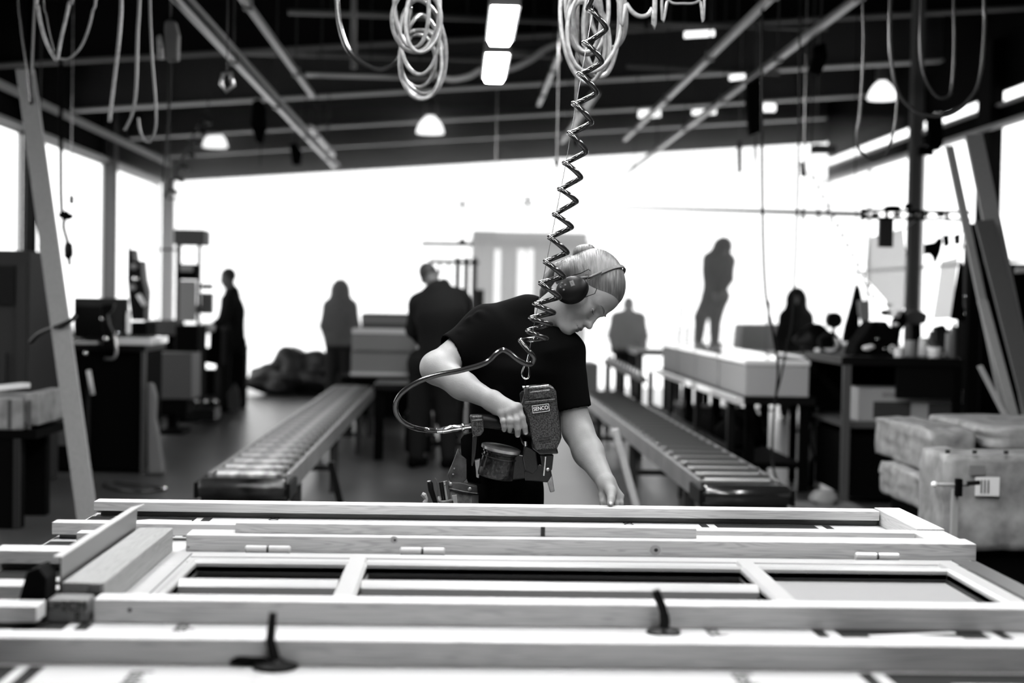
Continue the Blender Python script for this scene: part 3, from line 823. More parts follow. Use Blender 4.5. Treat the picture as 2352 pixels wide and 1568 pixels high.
# legs
HIPR, HIPL = PV + Vector((-.045, .05, -.02)), PV + Vector((.030, -.03, -.02))
KR, KL_ = Vector((HIPR.x - .02, 4.40, .47)), Vector((HIPL.x + .03, 4.36, .47))
AR, AL = Vector((HIPR.x - .03, 4.50, .09)), Vector((HIPL.x + .05, 4.42, .09))
for h, k, a in ((HIPR, KR, AR), (HIPL, KL_, AL)):
    bd.cap(h, k, .055, .05, .02); bd.cap(k, a, .05, .036, .03); bd.cap(a, a + Vector((0, -.12, -.05)), .034, .028, .02)
body = bd.mesh('body', M['skin'], .0030, wk, smooth=1)
# nails and face details
def nail(c, ax, n, w, l):
    ax = Vector(ax).normalized(); n = Vector(n).normalized(); s_ = ax.cross(n)
    b = MB(); bmesh.ops.create_uvsphere(b.bm, u_segments=10, v_segments=6, radius=1, matrix=Matrix.Translation(c) @ Matrix((s_ * w, ax * l, n * .0016)).transposed().to_4x4())
    b.build('fingernail', M['nail'], wk, smooth='all')
M['nail'] = mat('nail', .28, .45, spec=.3)
nail(tb[3] + Vector((0, -.0085, .003)), tb[3] - tb[2], (0, -1, .3), .0062, .007)
for q in (0, 1):
    p = P(*fr[q][3]); nail(p + Vector((.001, -.0066, -.001)), (0, 0, 1), (0.1, -1, 0), .0048, .0055)
for q in (-1, 1):
    e = MB().ball(H(.033 * q, .0653, -.0230), .0127, u=16, v=12); e.build('eye', M['eye'], wk, smooth='all')
    MB().tube([H(.022 * q, .0750, -.0265), H(.028 * q, .0788, -.0275), H(.035 * q, .0790, -.0278), H(.043 * q, .0735, -.0245)], [.0006, .0012, .0014, .0010], 6).build('eyelashes', M['hair_dark'], wk)
    b = MB()
    for k in range(9):
        f = k / 8; p = H((.022 + .022 * f) * q, .0765 + .003 * math.sin(f * PI) - .002 * f, -.0268 + .002 * f * f)
        b.tube([p, p + HF * .004 - HU * .0015, p + HF * .0085 - HU * .001 + HR * q * .003 * f], [.0005, .0004, .0002], 4)
    b.build('lash_fringe', M['hair_dark'], wk, kind='stuff')
    MB().tube([H(.0145 * q, .0945, .0005), H(.024 * q, .0905, .0055), H(.035 * q, .0825, .0060), H(.0455 * q, .0710, .0015)], [.0010, .0018, .0016, .0006], 6).build('eyebrow', M['brow'], wk)
sp = SDF()
sp.cap(H(-.0105, .0926, -.0808), H(.0105, .0926, -.0808), .0053, .0053, .003); sp.cap(H(-.0095, .0900, -.0915), H(.0095, .0900, -.0915), .0062, .0062, .003)
sp.cap(H(-.026, .0915, -.0860), H(.026, .0915, -.0860), .0014, .0014, .002, '-')
sp.mesh('lips', M['lip'], .0012, wk)
# hair drawn back to a tail
hr = SDF()
hell(hr, (0, -.022, .038), (.0765, .0945, .0840), .02)
hell(hr, (0, .016, .044), (.066, .066, .060), .02)
hell(hr, (0, -.074, -.018), (.064, .043, .056), .02)
hell(hr, (0, .105, -.040), (.090, .066, .080), .010, '-')
hell(hr, (0, .085, -.105), (.10, .085, .075), .01, '-')
hair = hr.mesh('hair', M['hair'], .0030, wk, smooth=1)
hb = SDF()
hb.ell(H(0, -.108, .052), [.036, .024, .032], .01, axes=HA); hb.ell(H(.012, -.116, .038), [.024, .020, .026], .008, axes=HA)
hb.mesh('hair_bun', M['hair'], .003, wk, smooth=1)
hb = SDF()
pts = [H(0, -.105, .050), P(1280, 618, 4.46), P(1262, 640, 4.50), P(1250, 668, 4.52), P(1240, 700, 4.53)]
for i in range(4): hb.cap(pts[i], pts[i + 1], (.016, .020, .019, .014)[i], (.020, .019, .014, .006)[i], .006)
hb.mesh('ponytail', M['hair'], .003, wk, smooth=1)
rnd = random.Random(5)
b = MB()
for k in range(70):
    a = rnd.uniform(-.9, .9); t = rnd.uniform(-.09, .015)
    x = math.sin(a) * .06; z = .036 + math.sqrt(max(0, 1 - (t + .02) ** 2 / .0092)) * .083 * math.cos(a)
    p0 = H(x, t, z); d = (p0 - HC).normalized()
    L = rnd.uniform(.008, .028)
    p1 = p0 + (d * .7 + HF * rnd.uniform(-.6, .6) + HR * rnd.uniform(-.5, .5)).normalized() * L
    b.tube([p0, (p0 + p1) / 2 + HF * rnd.uniform(-.003, .003), p1], [.00035, .0003, .0002], 4)
b.build('loose_hair', M['hair'], wk, kind='stuff')
MB().tube(smooth_path([H(.045, -.082, .070), H(.0, -.100, .078), H(-.045, -.082, .070)], 6), .0035, 8).build('hair_band', M['dark'], wk, smooth='all')
# T-shirt
ts = SDF()
ts.cap(P(1222, 738, 4.46), CH, .075, .125, .05, flat=((0.3, 1, 0), .85))
ts.cyl(P(1200, 840, 4.44), P(1166, 1085, 4.45), .165, .110, .05, flat=((0.25, 1, 0), .68), rnd=.015)
ts.ell(P(1262, 838, 4.42), [.105, .10, .13], .05)
ts.ell(P(1150, 790, 4.48), [.125, .11, .11], .05)
d = (ER - SR).normalized()
ts.cap(P(1205, 722, 4.475), P(1120, 752, 4.475), .050, .062, .05)
ts.cyl(P(1135, 770, 4.47), P(1036, 815, 4.405), .088, .066, .05, rnd=.006, flat=((0, 1, 0), .95))
ts.cyl(P(1290, 806, 4.37), P(1318, 940, 4.345), .062, .055, .035, rnd=.004)
ts.ell(P(1296, 800, 4.375), [.055, .06, .055], .04)
# hollow sleeves and neckline
d2 = (P(1318, 940, 4.345) - P(1290, 806, 4.37)).normalized()
e2 = P(1318, 940, 4.345)
ts.cyl(e2 - d2 * .05, e2 + d2 * .01, .046, .047, .002, '-')
d1 = (P(1036, 815, 4.405) - P(1135, 770, 4.47)).normalized(); e1 = P(1036, 815, 4.405)
ts.cyl(e1 - d1 * .04, e1 + d1 * .02, .058, .062, .002, '-', flat=((0, 1, 0), .95))
dn = (H(0, -.03, -.05) - NB).normalized()
ts.cyl(NB + dn * .060, NB + dn * .22, .054, .056, .004, '-')
for (a, c, r) in (((1080, 735, 4.41), (1130, 800, 4.385), .006), ((1100, 722, 4.41), (1165, 770, 4.385), .006), ((1060, 765, 4.39), (1090, 830, 4.39), .005), ((1150, 900, 4.35), (1185, 1000, 4.36), .008), ((1225, 880, 4.33), (1210, 1000, 4.35), .008)):
    ts.cap(P(*a), P(*c), r, r * .6, .02, '+')
ts.mesh('t_shirt', M['shirt'], .0040, wk, smooth=2)
tr = SDF()
tr.cyl(PV + Vector((0, 0, -.06)), PV + Vector((0, 0, .06)), .100, .100, .03, rnd=.02)
for h, k, a in ((HIPR, KR, AR), (HIPL, KL_, AL)):
    tr.cap(h, k, .080, .070, .04); tr.cyl(k + Vector((0, 0, .02)), a + Vector((0, 0, -.03)), .072, .066, .04, rnd=.01)
tr.mesh('trousers', M['trousers'], .008, wk, smooth=1)
for a in (AR, AL):
    s_ = SDF(); s_.cap(a + Vector((0, .02, -.035)), a + Vector((0, -.15, -.05)), .045, .04, .02); s_.cyl(a + Vector((0, 0, -.04)), a + Vector((0, 0, .04)), .052, .05, .02)
    s_.ell(a + Vector((0, -.07, -.145)), [.3, .3, .06], .004, '-')
    s_.mesh('shoe', M['black_semi'], .006, wk, smooth=1)
b = MB(); c = PV + Vector((0, 0, .055))
b.tube([c + Vector((.104 * math.cos(a), .104 * math.sin(a), 0)) for a in [2 * PI * i / 28 for i in range(28)]], .018, 8, closed=True)
b.build('belt', M['leather'], wk, smooth='all')

# ------------------------------------------------------------------ ear defenders
ed = thing('ear_defenders', 'black ear defenders with buttons and small display on the woman\'s head', 'ear defenders', H(.095, -.01, .0))
CC = P(1313, 663, 4.262)
cx_ = (HF * .85 + HU * .25).normalized()
CXv = (P(1350, 655, 4.262) - P(1290, 675, 4.262)).normalized()       # long axis of the cup as seen
CN = HR.copy(); CYv = CN.cross(CXv).normalized(); CXv = CYv.cross(CN).normalized()
def cup_shell(center, sgn, nm_mat):
    s_ = SDF()
    s_.ell(center, [.048, .039, .023], .01, axes=(CXv, CYv, CN))
    s_.ell(center - CN * .012 * sgn, [.051, .042, .014], .01, axes=(CXv, CYv, CN))
    return s_
cs = cup_shell(CC, 1, None); cs.mesh('cup', M['black_semi'], .002, ed)
c2 = CC - HR * .198; s_ = SDF(); s_.ell(c2, [.024, .036, .044], .01, axes=(HR, HF, HU)); s_.mesh('cup', M['black_semi'], .0025, ed)
cu_ = SDF(); cu_.ell(CC - CN * .024, [.048, .040, .012], .004, axes=(CXv, CYv, CN)); cu_.mesh('ear_cushion', M['black'], .0025, ed)
for (px, py) in ((1292, 652), (1300, 659), (1289, 663), (1297, 671)):
    q = P(px, py, 4.262); u = (q - CC).dot(CXv); v = (q - CC).dot(CYv)
    hgt = .023 * math.sqrt(max(.05, 1 - (u / .048) ** 2 - (v / .039) ** 2))
    q = CC + CXv * u + CYv * v + CN * hgt
    MB().tube([q - CN * .002, q + CN * .0015, q + CN * .0028], [.0034, .0034, .0022], 12).build('button', M['grey'], ed, smooth=True)
q = P(1316, 656, 4.262); u = (q - CC).dot(CXv); v = (q - CC).dot(CYv); q = CC + CXv * u + CYv * v + CN * .0222
b = MB(); b.bar(q - CYv * .0095, q + CYv * .0095, .013, .004, CN); b.build('display_bezel', M['grey'], ed)
b = MB(); b.bar(q - CYv * .0075 + CN * .0015, q + CYv * .0075 + CN * .0015, .009, .0025, CN); dd = b.build('display', M['lcd'], ed)
text_mesh('285', 'display_digits', M['ink'], dd, q + CN * .0030, CYv, -CXv, .0075, .0002)
# headband over the crown: arc from cup to cup, in two rails near the cups
C0 = CC - HR * .100
BT = (P(1428, 620, 4.37) - C0) * 1.06
def band_pt(t, r=1.0):      # t = -1..1 from ear to ear
    a = t * PI / 2
    return C0 + HR * math.sin(a) * .100 * r + BT * math.cos(a) * r
pts = [band_pt(-1 + 2 * i / 24) for i in range(25)]
b = MB()
for i in range(24): b.bar(pts[i], pts[i + 1] + (pts[i + 1] - pts[i]) * .06, .011, .004, up=(pts[i] - C0))
b.build('headband', M['band'] if 'band' in M else M['grey'], ed, bev=.001)
MB().tube([band_pt(.62, 1.03), band_pt(.76, 1.04), P(1318, 640, 4.262), P(1304, 646, 4.258)], .0035, 8).build('band_slider', M['grey'], ed, smooth='all')
wr = [H(.093, .012, .060), H(.098, .030, .040), H(.099, .036, .012), H(.096, .028, -.010), H(.098, .012, -.018)]
MB().tube(smooth_path([P(1343, 631, 4.27), P(1352, 632, 4.268), P(1348, 645, 4.262), P(1346, 655, 4.258), P(1340, 662, 4.256)], 6), .0012, 6).build('wire', M['dark'], ed, smooth='all')
MB().tube([P(1312, 690, 4.258), P(1342, 683, 4.262), P(1366, 674, 4.275), P(1371, 662, 4.28)], .0011, 6).build('microphone_wire', M['black'], ed)
MB().tube([P(1300, 637, 4.275), P(1335, 627, 4.27), P(1352, 618, 4.27), P(1356, 622, 4.27)], .0012, 6).build('wire', M['black'], ed)
# ------------------------------------------------------------------ the coil nail gun in her right hand
YG = 4.205
ng = thing('nail_gun', 'worn black and grey coil nail gun gripped in the woman\'s right hand', 'nail gun', P(1210, 1108, YG + .03))
def gp(pts, y0, dep, name, m, bev=.003, par=None, label=None, smooth=False):
    return MB().pxprism(pts, y0, dep).build(name, M[m], par or ng, bev=bev, label=label, smooth=smooth)
hs = gp([(1196, 934), (1206, 886 + 8), (1212, 888), (1262, 884), (1272, 889), (1278, 900), (1281, 935), (1287, 985), (1286, 1016), (1279, 1032), (1231, 1036), (1224, 1015), (1213, 970), (1206, 945)], YG - .012, .075, 'motor_housing', 'gun', .008, smooth=True)
gp([(1205, 922), (1276, 915), (1277, 921), (1206, 928)], YG - .016, .02, 'housing_rib', 'gun', .002)
gp([(1215, 899), (1264, 893), (1268, 912), (1214, 917)], YG - .018, .02, 'end_plate', 'gun', .004)
gp([(1218, 888), (1260, 883), (1262, 887), (1220, 892)], YG - .010, .06, 'top_clip', 'chrome', .001)
gp([(1281, 935), (1288, 955), (1290, 1005), (1285, 1020), (1279, 1025)], YG + .000, .05, 'side_cover', 'gun_dark', .004)
gp([(1224, 1012), (1279, 1026), (1283, 1042), (1240, 1044), (1222, 1030)], YG - .006, .06, 'lower_collar', 'gun_dark', .004)
for k, (a, c) in enumerate((((1238, 1005), (1264, 1001)), ((1238, 1010), (1264, 1006)), ((1239, 1015), (1265, 1011)))):
    gp([a, c, (c[0], c[1] + 2.4), (a[0], a[1] + 2.4)], YG - .0135, .004, 'vent_slot', 'ink', 0)
q = P(1242, 937.5, YG - .014)
x_ = (P(1261, 935, YG) - P(1223, 940, YG)).normalized()
b = MB(); b.bar(q - x_ * .0255, q + x_ * .0255, .0035, .023, (0, 0, 1)); bg_ = b.build('name_badge', M['badge'], ng, bev=.001)
z_ = Vector((0, -1, 0)).cross(x_) * -1
z_ = x_.cross(Vector((0, 1, 0))); z_ = -z_ if z_.z < 0 else z_
b = MB()
for a, c in ((q - x_ * .0245 + z_ * .0105, q + x_ * .0245 + z_ * .0105), (q - x_ * .0245 - z_ * .0105, q + x_ * .0245 - z_ * .0105), (q - x_ * .0245 + z_ * .0105, q - x_ * .0245 - z_ * .0105), (q + x_ * .0245 + z_ * .0105, q + x_ * .0245 - z_ * .0105)):
    b.bar(a + Vector((0, -.002, 0)), c + Vector((0, -.002, 0)), .001, .001)
b.build('badge_rim', M['badge_text'], bg_)
text_mesh('SENCO', 'badge_lettering', M['badge_text'], bg_, q + Vector((0, -.0022, 0)), x_, z_, .0158, .0004, sx=.86)
# hanger bolt on the left of the housing
MB().tube([P(1207, 888, YG - .004), P(1208, 922, YG - .004)], .0045, 12).build('hanger_bolt', M['chrome'], ng, smooth=True)
MB().tube([P(1200, 889, YG - .004), P(1214, 888, YG - .004)], .0035, 10).build('bolt_head', M['chrome'], ng, smooth=True)
gp([(1194, 905), (1200, 898), (1206, 900), (1206, 925), (1196, 924)], YG - .002, .03, 'hanger_lug', 'gun_dark', .002)
# grip and its cap
MB().tube(smooth_path([P(1098, 966, YG + .03), P(1130, 968, YG + .03), P(1165, 975, YG + .028), P(1200, 985, YG + .026), P(1222, 992, YG + .024)], 5), [.021] * 8 + [.0195] * 13, 16).build('grip', M['black_semi'], ng, smooth=True)
gp([(1079, 954), (1109, 953), (1112, 990), (1104, 1001), (1086, 1003), (1082, 975)], YG + .002, .05, 'grip_cap', 'gun', .005)
gp([(1084, 963), (1108, 962), (1108, 965), (1084, 966)], YG + .000, .004, 'cap_band', 'chrome', 0)
gp([(1086, 1002), (1096, 1001), (1092, 1045), (1086, 1070), (1083, 1070)], YG + .012, .03, 'rear_bracket', 'gun_dark', .003)
# trigger
MB().tube(smooth_path([P(1196, 1000, YG + .02), P(1200, 1015, YG + .016), P(1208, 1024, YG + .02)], 4), .004, 8).build('trigger', M['gun_dark'], ng, smooth=True)
MB().tube([P(1207, 1013, YG + .002), P(1208, 1024, YG + .002)], .0045, 10).build('trigger_pin', M['chrome'], ng, smooth=True)
gp([(1205, 1024), (1232, 1036), (1236, 1075), (1224, 1090), (1205, 1080), (1200, 1050)], YG + .004, .05, 'driver_housing', 'gun_dark', .004)
# coil magazine canister, tilted
ca, cb = P(1150, 1035, YG + .035), P(1138, 1094, YG + .040)
MB().tube([ca, ca * .93 + cb * .07, ca * .90 + cb * .10, ca * .1 + cb * .9, cb], [.054, .054, .050, .057, .055], 32).build('magazine_canister', M['can'], ng, smooth=True)
lu = (ca - cb).normalized()
MB().tube([ca - lu * .0, ca + lu * .003, ca + lu * .011, ca + lu * .0125], [.055, .060, .060, .056], 32).build('magazine_lid', M['steel'], ng, smooth=True)
MB().tube([ca * .78 + cb * .22 - lu * .002, ca * .78 + cb * .22 + lu * .002], [.0545, .0545], 32).build('canister_rib', M['gun_dark'], ng, smooth=True)
gp([(1090, 1058), (1103, 1054), (1100, 1098), (1094, 1096), (1093, 1078)], YG + .03, .03, 'latch', 'suede' if False else 'steel', .002)
gp([(1170, 1040), (1212, 1046), (1222, 1098), (1168, 1104)], YG + .016, .05, 'feed_door', 'gun_dark', .004)
gp([(1204, 1082), (1240, 1066), (1262, 1072), (1268, 1092), (1258, 1108), (1236, 1106), (1206, 1104)], YG + .012, .035, 'feed_block', 'gun_dark', .003)
# nose and safety foot
gp([(1240, 1044), (1272, 1044), (1268, 1080), (1246, 1082)], YG + .008, .035, 'nose_housing', 'gun_dark', .003)
gp([(1246, 1080), (1266, 1078), (1269, 1096), (1274, 1128), (1264, 1131), (1257, 1106), (1244, 1100)], YG + .014, .018, 'safety_foot', 'steel', .002)
MB().tube([P(1253, 1048, YG + .004), P(1249, 1092, YG + .004)], .003, 8).build('safety_rod', M['chrome'], ng)
MB().ball(P(1258, 1078, YG + .003), .006).build('adjuster_knob', M['steel'], ng, smooth='all')
# fitting for the air line
MB().tube([P(1004, 989, YG + .03), P(1016, 988, YG + .03), P(1017, 988, YG + .03), P(1038, 984, YG + .03), P(1039, 984, YG + .03), P(1060, 981, YG + .03), P(1062, 981, YG + .03), P(1066, 980, YG + .03), P(1067, 980, YG + .03), P(1082, 978, YG + .03)],
          [.0085, .0085, .0105, .0105, .0095, .0095, .012, .012, .009, .009], 12).build('air_fitting', M['chrome'], ng, smooth=True)
# ---- coiled air hose from the ceiling down to the grip
yc = 4.13
def V3_(p): return Vector((p.x, p.y, zroof(p.x) - .004))
left = [(1353, -12), (1348, 24), (1336, 99), (1324, 170), (1312, 238), (1302, 306), (1291, 374), (1280, 434), (1268, 492), (1257, 545), (1247, 601), (1236, 650), (1223, 699), (1213, 731), (1206, 760), (1194, 782)]
right = [(1402, -30), (1397, 68), (1387, 143), (1375, 214), (1363, 282), (1351, 349), (1339, 408), (1329, 463), (1318, 522), (1308, 580), (1300, 635), (1290, 683), (1277, 718), (1271, 745), (1260, 778)]
pts = []
for i in range(1, len(left) - 1):
    L0, R0, L1 = P(*left[i], yc), P(*right[i], yc), P(*left[i + 1], yc)
    rad = (R0 - L0).length / 2 - .006
    for k in range(12):          # left -> right, through the front
        a = PI * k / 12; m = (1 - math.cos(a)) / 2
        p = L0.lerp(R0, m); p.x += .006 * math.cos(a); p.y -= rad * math.sin(a); pts.append(p)
    for k in range(12):
        a = PI * k / 12; m = (1 - math.cos(a)) / 2
        p = R0.lerp(L1, m); p.x -= .006 * math.cos(a); p.y += rad * math.sin(a); pts.append(p)
tail = [P(1194, 782, yc), P(1206, 796, yc - .02), P(1218, 810, yc - .03), P(1226, 822, yc - .02), P(1222, 834, yc - .01), P(1209, 836, yc - .02), P(1190, 826, yc - .03), P(1170, 810, yc - .03), P(1155, 804, yc - .03), P(1140, 812, yc - .03), P(1115, 833, yc - .03), P(1060, 850, yc - .03), P(1000, 862, yc - .02), P(950, 882, yc - .01), P(918, 908, yc), P(908, 935, yc + .02), P(918, 962, yc + .04), P(945, 980, yc + .06), P(975, 987, YG + .03), P(1005, 989, YG + .03)]
up = smooth_path([V3_(P(1480, -340, yc)), P(1480, -340, yc), P(1440, -200, yc), P(1405, -90, yc), P(1372, -30, yc - .02), P(*left[1], yc)], 8)[:-1]
one('coiled_air_hose', MB().tube(up + pts + smooth_path(tail, 6), .0076, 10), M['hose_gloss'] if 'hose_gloss' in M else M['black_gloss'],
    'glossy black spiral air hose hanging in front of the woman down to the nail gun', 'air hose', smooth='all')
bc = thing('balancer_cable', 'thin steel balancer cable with snap hook running down through the spiral hose', 'cable', P(1212, 868, yc))
MB().tube([V3_(P(1432, -400, yc)), P(1432, -400, yc), P(1366, 0, yc), P(1295, 400, yc), P(1222, 770, yc - .01), P(1215, 812, yc - .01)], .0011, 6).build('wire_rope', M['steel'], bc)
MB().tube([P(1217, 805, yc - .01), P(1211, 832, yc - .01)], .0028, 8).build('ferrule', M['chrome'], bc)
MB().tube(smooth_path([P(1210, 832, yc - .01), P(1202, 846, yc - .01), P(1199, 860, yc - .01), P(1205, 869, yc - .01), P(1213, 868, yc - .01), P(1216, 858, yc - .01), P(1215, 843, yc - .01)], 5, closed=True), .0025, 8, closed=True).build('snap_hook', M['chrome'], bc, smooth='all')
MB().tube([P(1206, 869, yc), P(1207, 889, YG - .004)], .0016, 6).build('link', M['black'], bc)
# ---- tool pouch at her hip and what is in it
tp = thing('tool_pouch', 'worn leather tool pouch with rivets hanging at the woman\'s right hip', 'tool pouch', P(1060, 1170, 4.30))
Yp = 4.30
def pp(pts, y0, dep, name, m, par=tp, bev=.002): return MB().pxprism(pts, y0, dep).build(name, M[m], par, bev=bev)
pp([(1052, 1030), (1060, 1046), (1072, 1056), (1072, 1100), (1056, 1115), (1036, 1110), (1028, 1090), (1040, 1062)], Yp, .02, 'hanger_strap', 'leather')
pp([(1058, 1008), (1066, 998), (1102, 990), (1104, 1112), (1074, 1106), (1060, 1060)], Yp + .03, .05, 'back_panel', 'black')
pp([(1030, 1108), (1058, 1108), (1096, 1118), (1098, 1136), (1030, 1124)], Yp - .018, .04, 'pouch_band', 'leather')
pp([(1032, 1121), (1062, 1127), (1094, 1133), (1090, 1185), (1034, 1185)], Yp - .012, .05, 'front_pocket', 'suede', bev=.006)
pp([(1085, 1134), (1100, 1135), (1098, 1190), (1082, 1190)], Yp - .016, .03, 'side_loop', 'leather')
MB().tube(smooth_path([P(1032, 1121, Yp - .016), P(1062, 1128, Yp - .022), P(1096, 1133, Yp - .018)], 5), .0022, 6).build('pocket_piping', M['suede'], tp)
MB().tube(smooth_path([P(1008, 1142, Yp), P(1012, 1152, Yp - .03), P(1030, 1151, Yp - .035), P(1048, 1145, Yp - .02)], 6), .005, 8).build('pocket_rim', M['suede'], tp, smooth='all')
pp([(1008, 1146), (1046, 1146), (1044, 1190), (1010, 1190)], Yp - .02, .05, 'side_pocket', 'leather', bev=.006)
for (x, y) in ((1035, 1112), (1079, 1123), (1044, 1076), (1041, 1089)):
    c = P(x, y, Yp - .019 if y > 1100 else Yp - .001)
    MB().tube([c, c + Vector((0, -.002, 0)), c + Vector((0, -.004, 0))], [.0062, .0062, .003] if y > 1100 else [.003, .003, .0015], 14).build('rivet', M['steel'], tp, smooth=True)
def tool(nm, lb, cat, base): return thing(nm, lb, cat, base)
t1 = tool('screwdriver', 'screwdriver with thick black handle standing in the tool pouch', 'screwdriver', P(1000, 1180, Yp - .01))
MB().tube([P(986, 1106, Yp - .01), P(988, 1110, Yp - .01), P(990, 1125, Yp - .01), P(997, 1145, Yp - .01), P(1002, 1160, Yp - .01)], [.0065, .0088, .0088, .0075, .006], 14).build('handle', M['black_semi'], t1, smooth=True)
MB().ball(P(985.5, 1105.5, Yp - .01), .0066, (1, 1, .5)).build('handle_cap', M['lgrey'], t1, smooth='all')
MB().cone(P(1002, 1160, Yp - .01), P(1006, 1190, Yp - .01), .003).build('blade', M['steel'], t1)
t2 = tool('chisel', 'pale-ended chisel handle lowest and leftmost in the pouch', 'chisel', P(982, 1180, Yp - .02))
MB().tube([P(969, 1134, Yp - .02), P(974, 1137, Yp - .02), P(979, 1146, Yp - .02), P(976, 1154, Yp - .02)], [.007, .0085, .0062, .008], 8).build('handle', M['lgrey'], t2)
MB().cone(P(978, 1152, Yp - .02), P(992, 1185, Yp - .02), .006).build('blade', M['steel'], t2)
t3 = tool('folding_rule', 'folding measuring rule standing upright in the pouch pocket', 'folding rule', P(1026, 1180, Yp - .02))
for k in range(4):
    pp([(1008 + 5 * k, 1108 - k), (1012.5 + 5 * k, 1107 - k), (1019 + 5 * k, 1150), (1014.5 + 5 * k, 1150)], Yp - .022 + .001 * k, .012, 'rule_section', ('black_semi', 'black_semi', 'lgrey', 'grey')[k], t3, .0005)
MB().ball(P(1022, 1113, Yp - .025), .0025).build('rule_rivet', M['steel'], t3)
t4 = tool('pencil', 'flat pencil stub with pale end in the front pocket', 'pencil', P(1048, 1180, Yp - .03))
pp([(1038, 1138), (1049, 1136), (1051, 1160), (1043, 1160)], Yp - .034, .006, 'pencil_body', 'lgrey', t4, .0005)
t5 = tool('nail_punch', 'thin bent wire tool between the screwdriver and the rule', 'punch', P(1010, 1180, Yp))
MB().tube(smooth_path([P(999, 1097, Yp), P(1003, 1105, Yp), P(1005, 1130, Yp), P(1009, 1160, Yp), P(1010, 1185, Yp)], 4), .0014, 6).build('shaft', M['steel'], t5)
# ------------------------------------------------------------------ other people in the hall
def figure(label, J, skinm='skin', cloth='cloth_dark', leg='cloth_dark', vox=.014, hairm='hair_dark', hood=False, rs=1.0, cap=False):
    """J: joints in world space: head, neck, chest, pelvis, shR elR haR shL elL haL hipR knR ftR hipL knL ftL; face = facing direction"""
    base = (J['ftR'] + J['ftL']) / 2; base.z = min(J['ftR'].z, J['ftL'].z)
    t = thing('person', label, 'person', base)
    F = Vector(J['face']).normalized(); U = (J['head'] - J['neck']).normalized(); F = (F - U * F.dot(U)).normalized(); S_ = F.cross(U)
    hd = J['head']
    b = SDF()
    b.ell(hd + U * .02 - F * .012, [.074, .092, .095], .02, axes=(S_, F, U))
    b.ell(hd + F * .025 - U * .035, [.058, .066, .082], .03, axes=(S_, F, U))
    b.cap(hd + F * .082 - U * .005, hd + F * .103 - U * .035, .010, .013, .012)
    b.cap(hd + F * .070 - U * .088, hd + F * .06 - U * .092, .022, .022, .02)
    for q in (-1, 1): b.ell(hd + S_ * .075 * q - U * .01, [.012, .022, .032], .006, axes=(S_, F, U))
    b.cap(J['neck'], hd - U * .06, .062 * rs, .054, .03)
    b.cap(J['neck'], J['chest'], .06, .12 * rs, .05); b.cap(J['chest'], J['pelvis'], .11 * rs, .11 * rs, .05)
    for s in 'RL':
        b.cap(J['neck'], J['sh' + s], .055, .05, .04)
        b.cap(J['sh' + s], J['el' + s], .045, .036, .03); b.cap(J['el' + s], J['ha' + s], .036, .026, .02)
        d = (J['ha' + s] - J['el' + s]).normalized(); h = J['ha' + s]; sd = d.cross(F)
        sd = sd.normalized() if sd.length > .1 else S_
        b.cap(h, h + d * .07, .028, .034, .01, flat=(F, .6))
        for k in range(4): b.cap(h + d * .07 + sd * (.026 - .0175 * k), h + d * (.13 - .006 * abs(k - 1.4)) + sd * (.028 - .018 * k) + F * .02, .011, .009, .004)
        b.cap(h + d * .02 + sd * .03, h + d * .075 + sd * .058, .013, .010, .006)
        b.cap(J['pelvis'], J['hip' + s], .09, .08, .04); b.cap(J['hip' + s], J['kn' + s], .07, .05, .04); b.cap(J['kn' + s], J['ft' + s] + Vector((0, 0, .09)), .05, .035, .03)
    b.mesh('body', M[skinm], max(.008, vox * .6), t, smooth=1)
    c = SDF()
    c.cap(J['neck'] - U * .01, J['chest'], .085 * rs, .165 * rs, .08, flat=(F, .8)); c.cap(J['chest'], J['pelvis'], .165 * rs, .15 * rs, .08, flat=(F, .8))
    for s in 'RL':
        c.cap(J['neck'] - U * .03, J['sh' + s], .07, .085 * rs, .06)
        c.cap(J['sh' + s], J['el' + s], .082 * rs, .066 * rs, .04); c.cap(J['el' + s], J['ha' + s] - (J['ha' + s] - J['el' + s]).normalized() * .02, .064 * rs, .046, .03)
    if hood:
        c.ell(hd - F * .03 + U * .02, [.125, .125, .145], .07, axes=(S_, F, U)); c.ell(hd + F * .09 - U * .01, [.085, .06, .10], .02, '-', axes=(S_, F, U))
        c.cap(hd - U * .04 - F * .03, J['neck'], .12, .14, .08)
    c.mesh('jacket' if hood else 'shirt', M[cloth], vox, t, smooth=2)
    c = SDF()
    for s in 'RL':
        c.cap(J['pelvis'] - Vector((0, 0, .04)), J['hip' + s], .13 * rs, .11 * rs, .06); c.cap(J['hip' + s], J['kn' + s], .105 * rs, .08 * rs, .04); c.cap(J['kn' + s], J['ft' + s] + Vector((0, 0, .11)), .078 * rs, .07, .03)
    c.mesh('trousers', M[leg], vox, t, smooth=2)
    Fh = Vector((F.x, F.y, 0)).normalized() if Vector((F.x, F.y, 0)).length > .1 else Vector((0, -1, 0))
    for s in 'RL':
        f = J['ft' + s]; c = SDF(); c.cap(f - Fh * .05 + Vector((0, 0, .05)), f + Fh * .14 + Vector((0, 0, .04)), .05, .042, .02); c.cyl(f + Vector((0, 0, .03)), f + Vector((0, 0, .13)), .058, .056, .02)
        c.ell(f + Fh * .04 - Vector((0, 0, .10)), [.4, .4, .102], .004, '-')
        c.mesh('shoe', M['black'], .012, t, smooth=1)
    if not hood:
        c = SDF(); c.ell(hd + U * .024 - F * .018, [.078, .095, .094], .02, axes=(S_, F, U)); c.ell(hd + F * .10 - U * .03, [.12, .085, .10], .02, '-', axes=(S_, F, U)); c.ell(hd - U * .12, [.14, .14, .07], .02, '-', axes=(S_, F, U))
        c.mesh('cap' if cap else 'hair', M[hairm], max(.008, vox * .6), t, smooth=1)
    return t
V3 = lambda x, y, z: Vector((x, y, z))
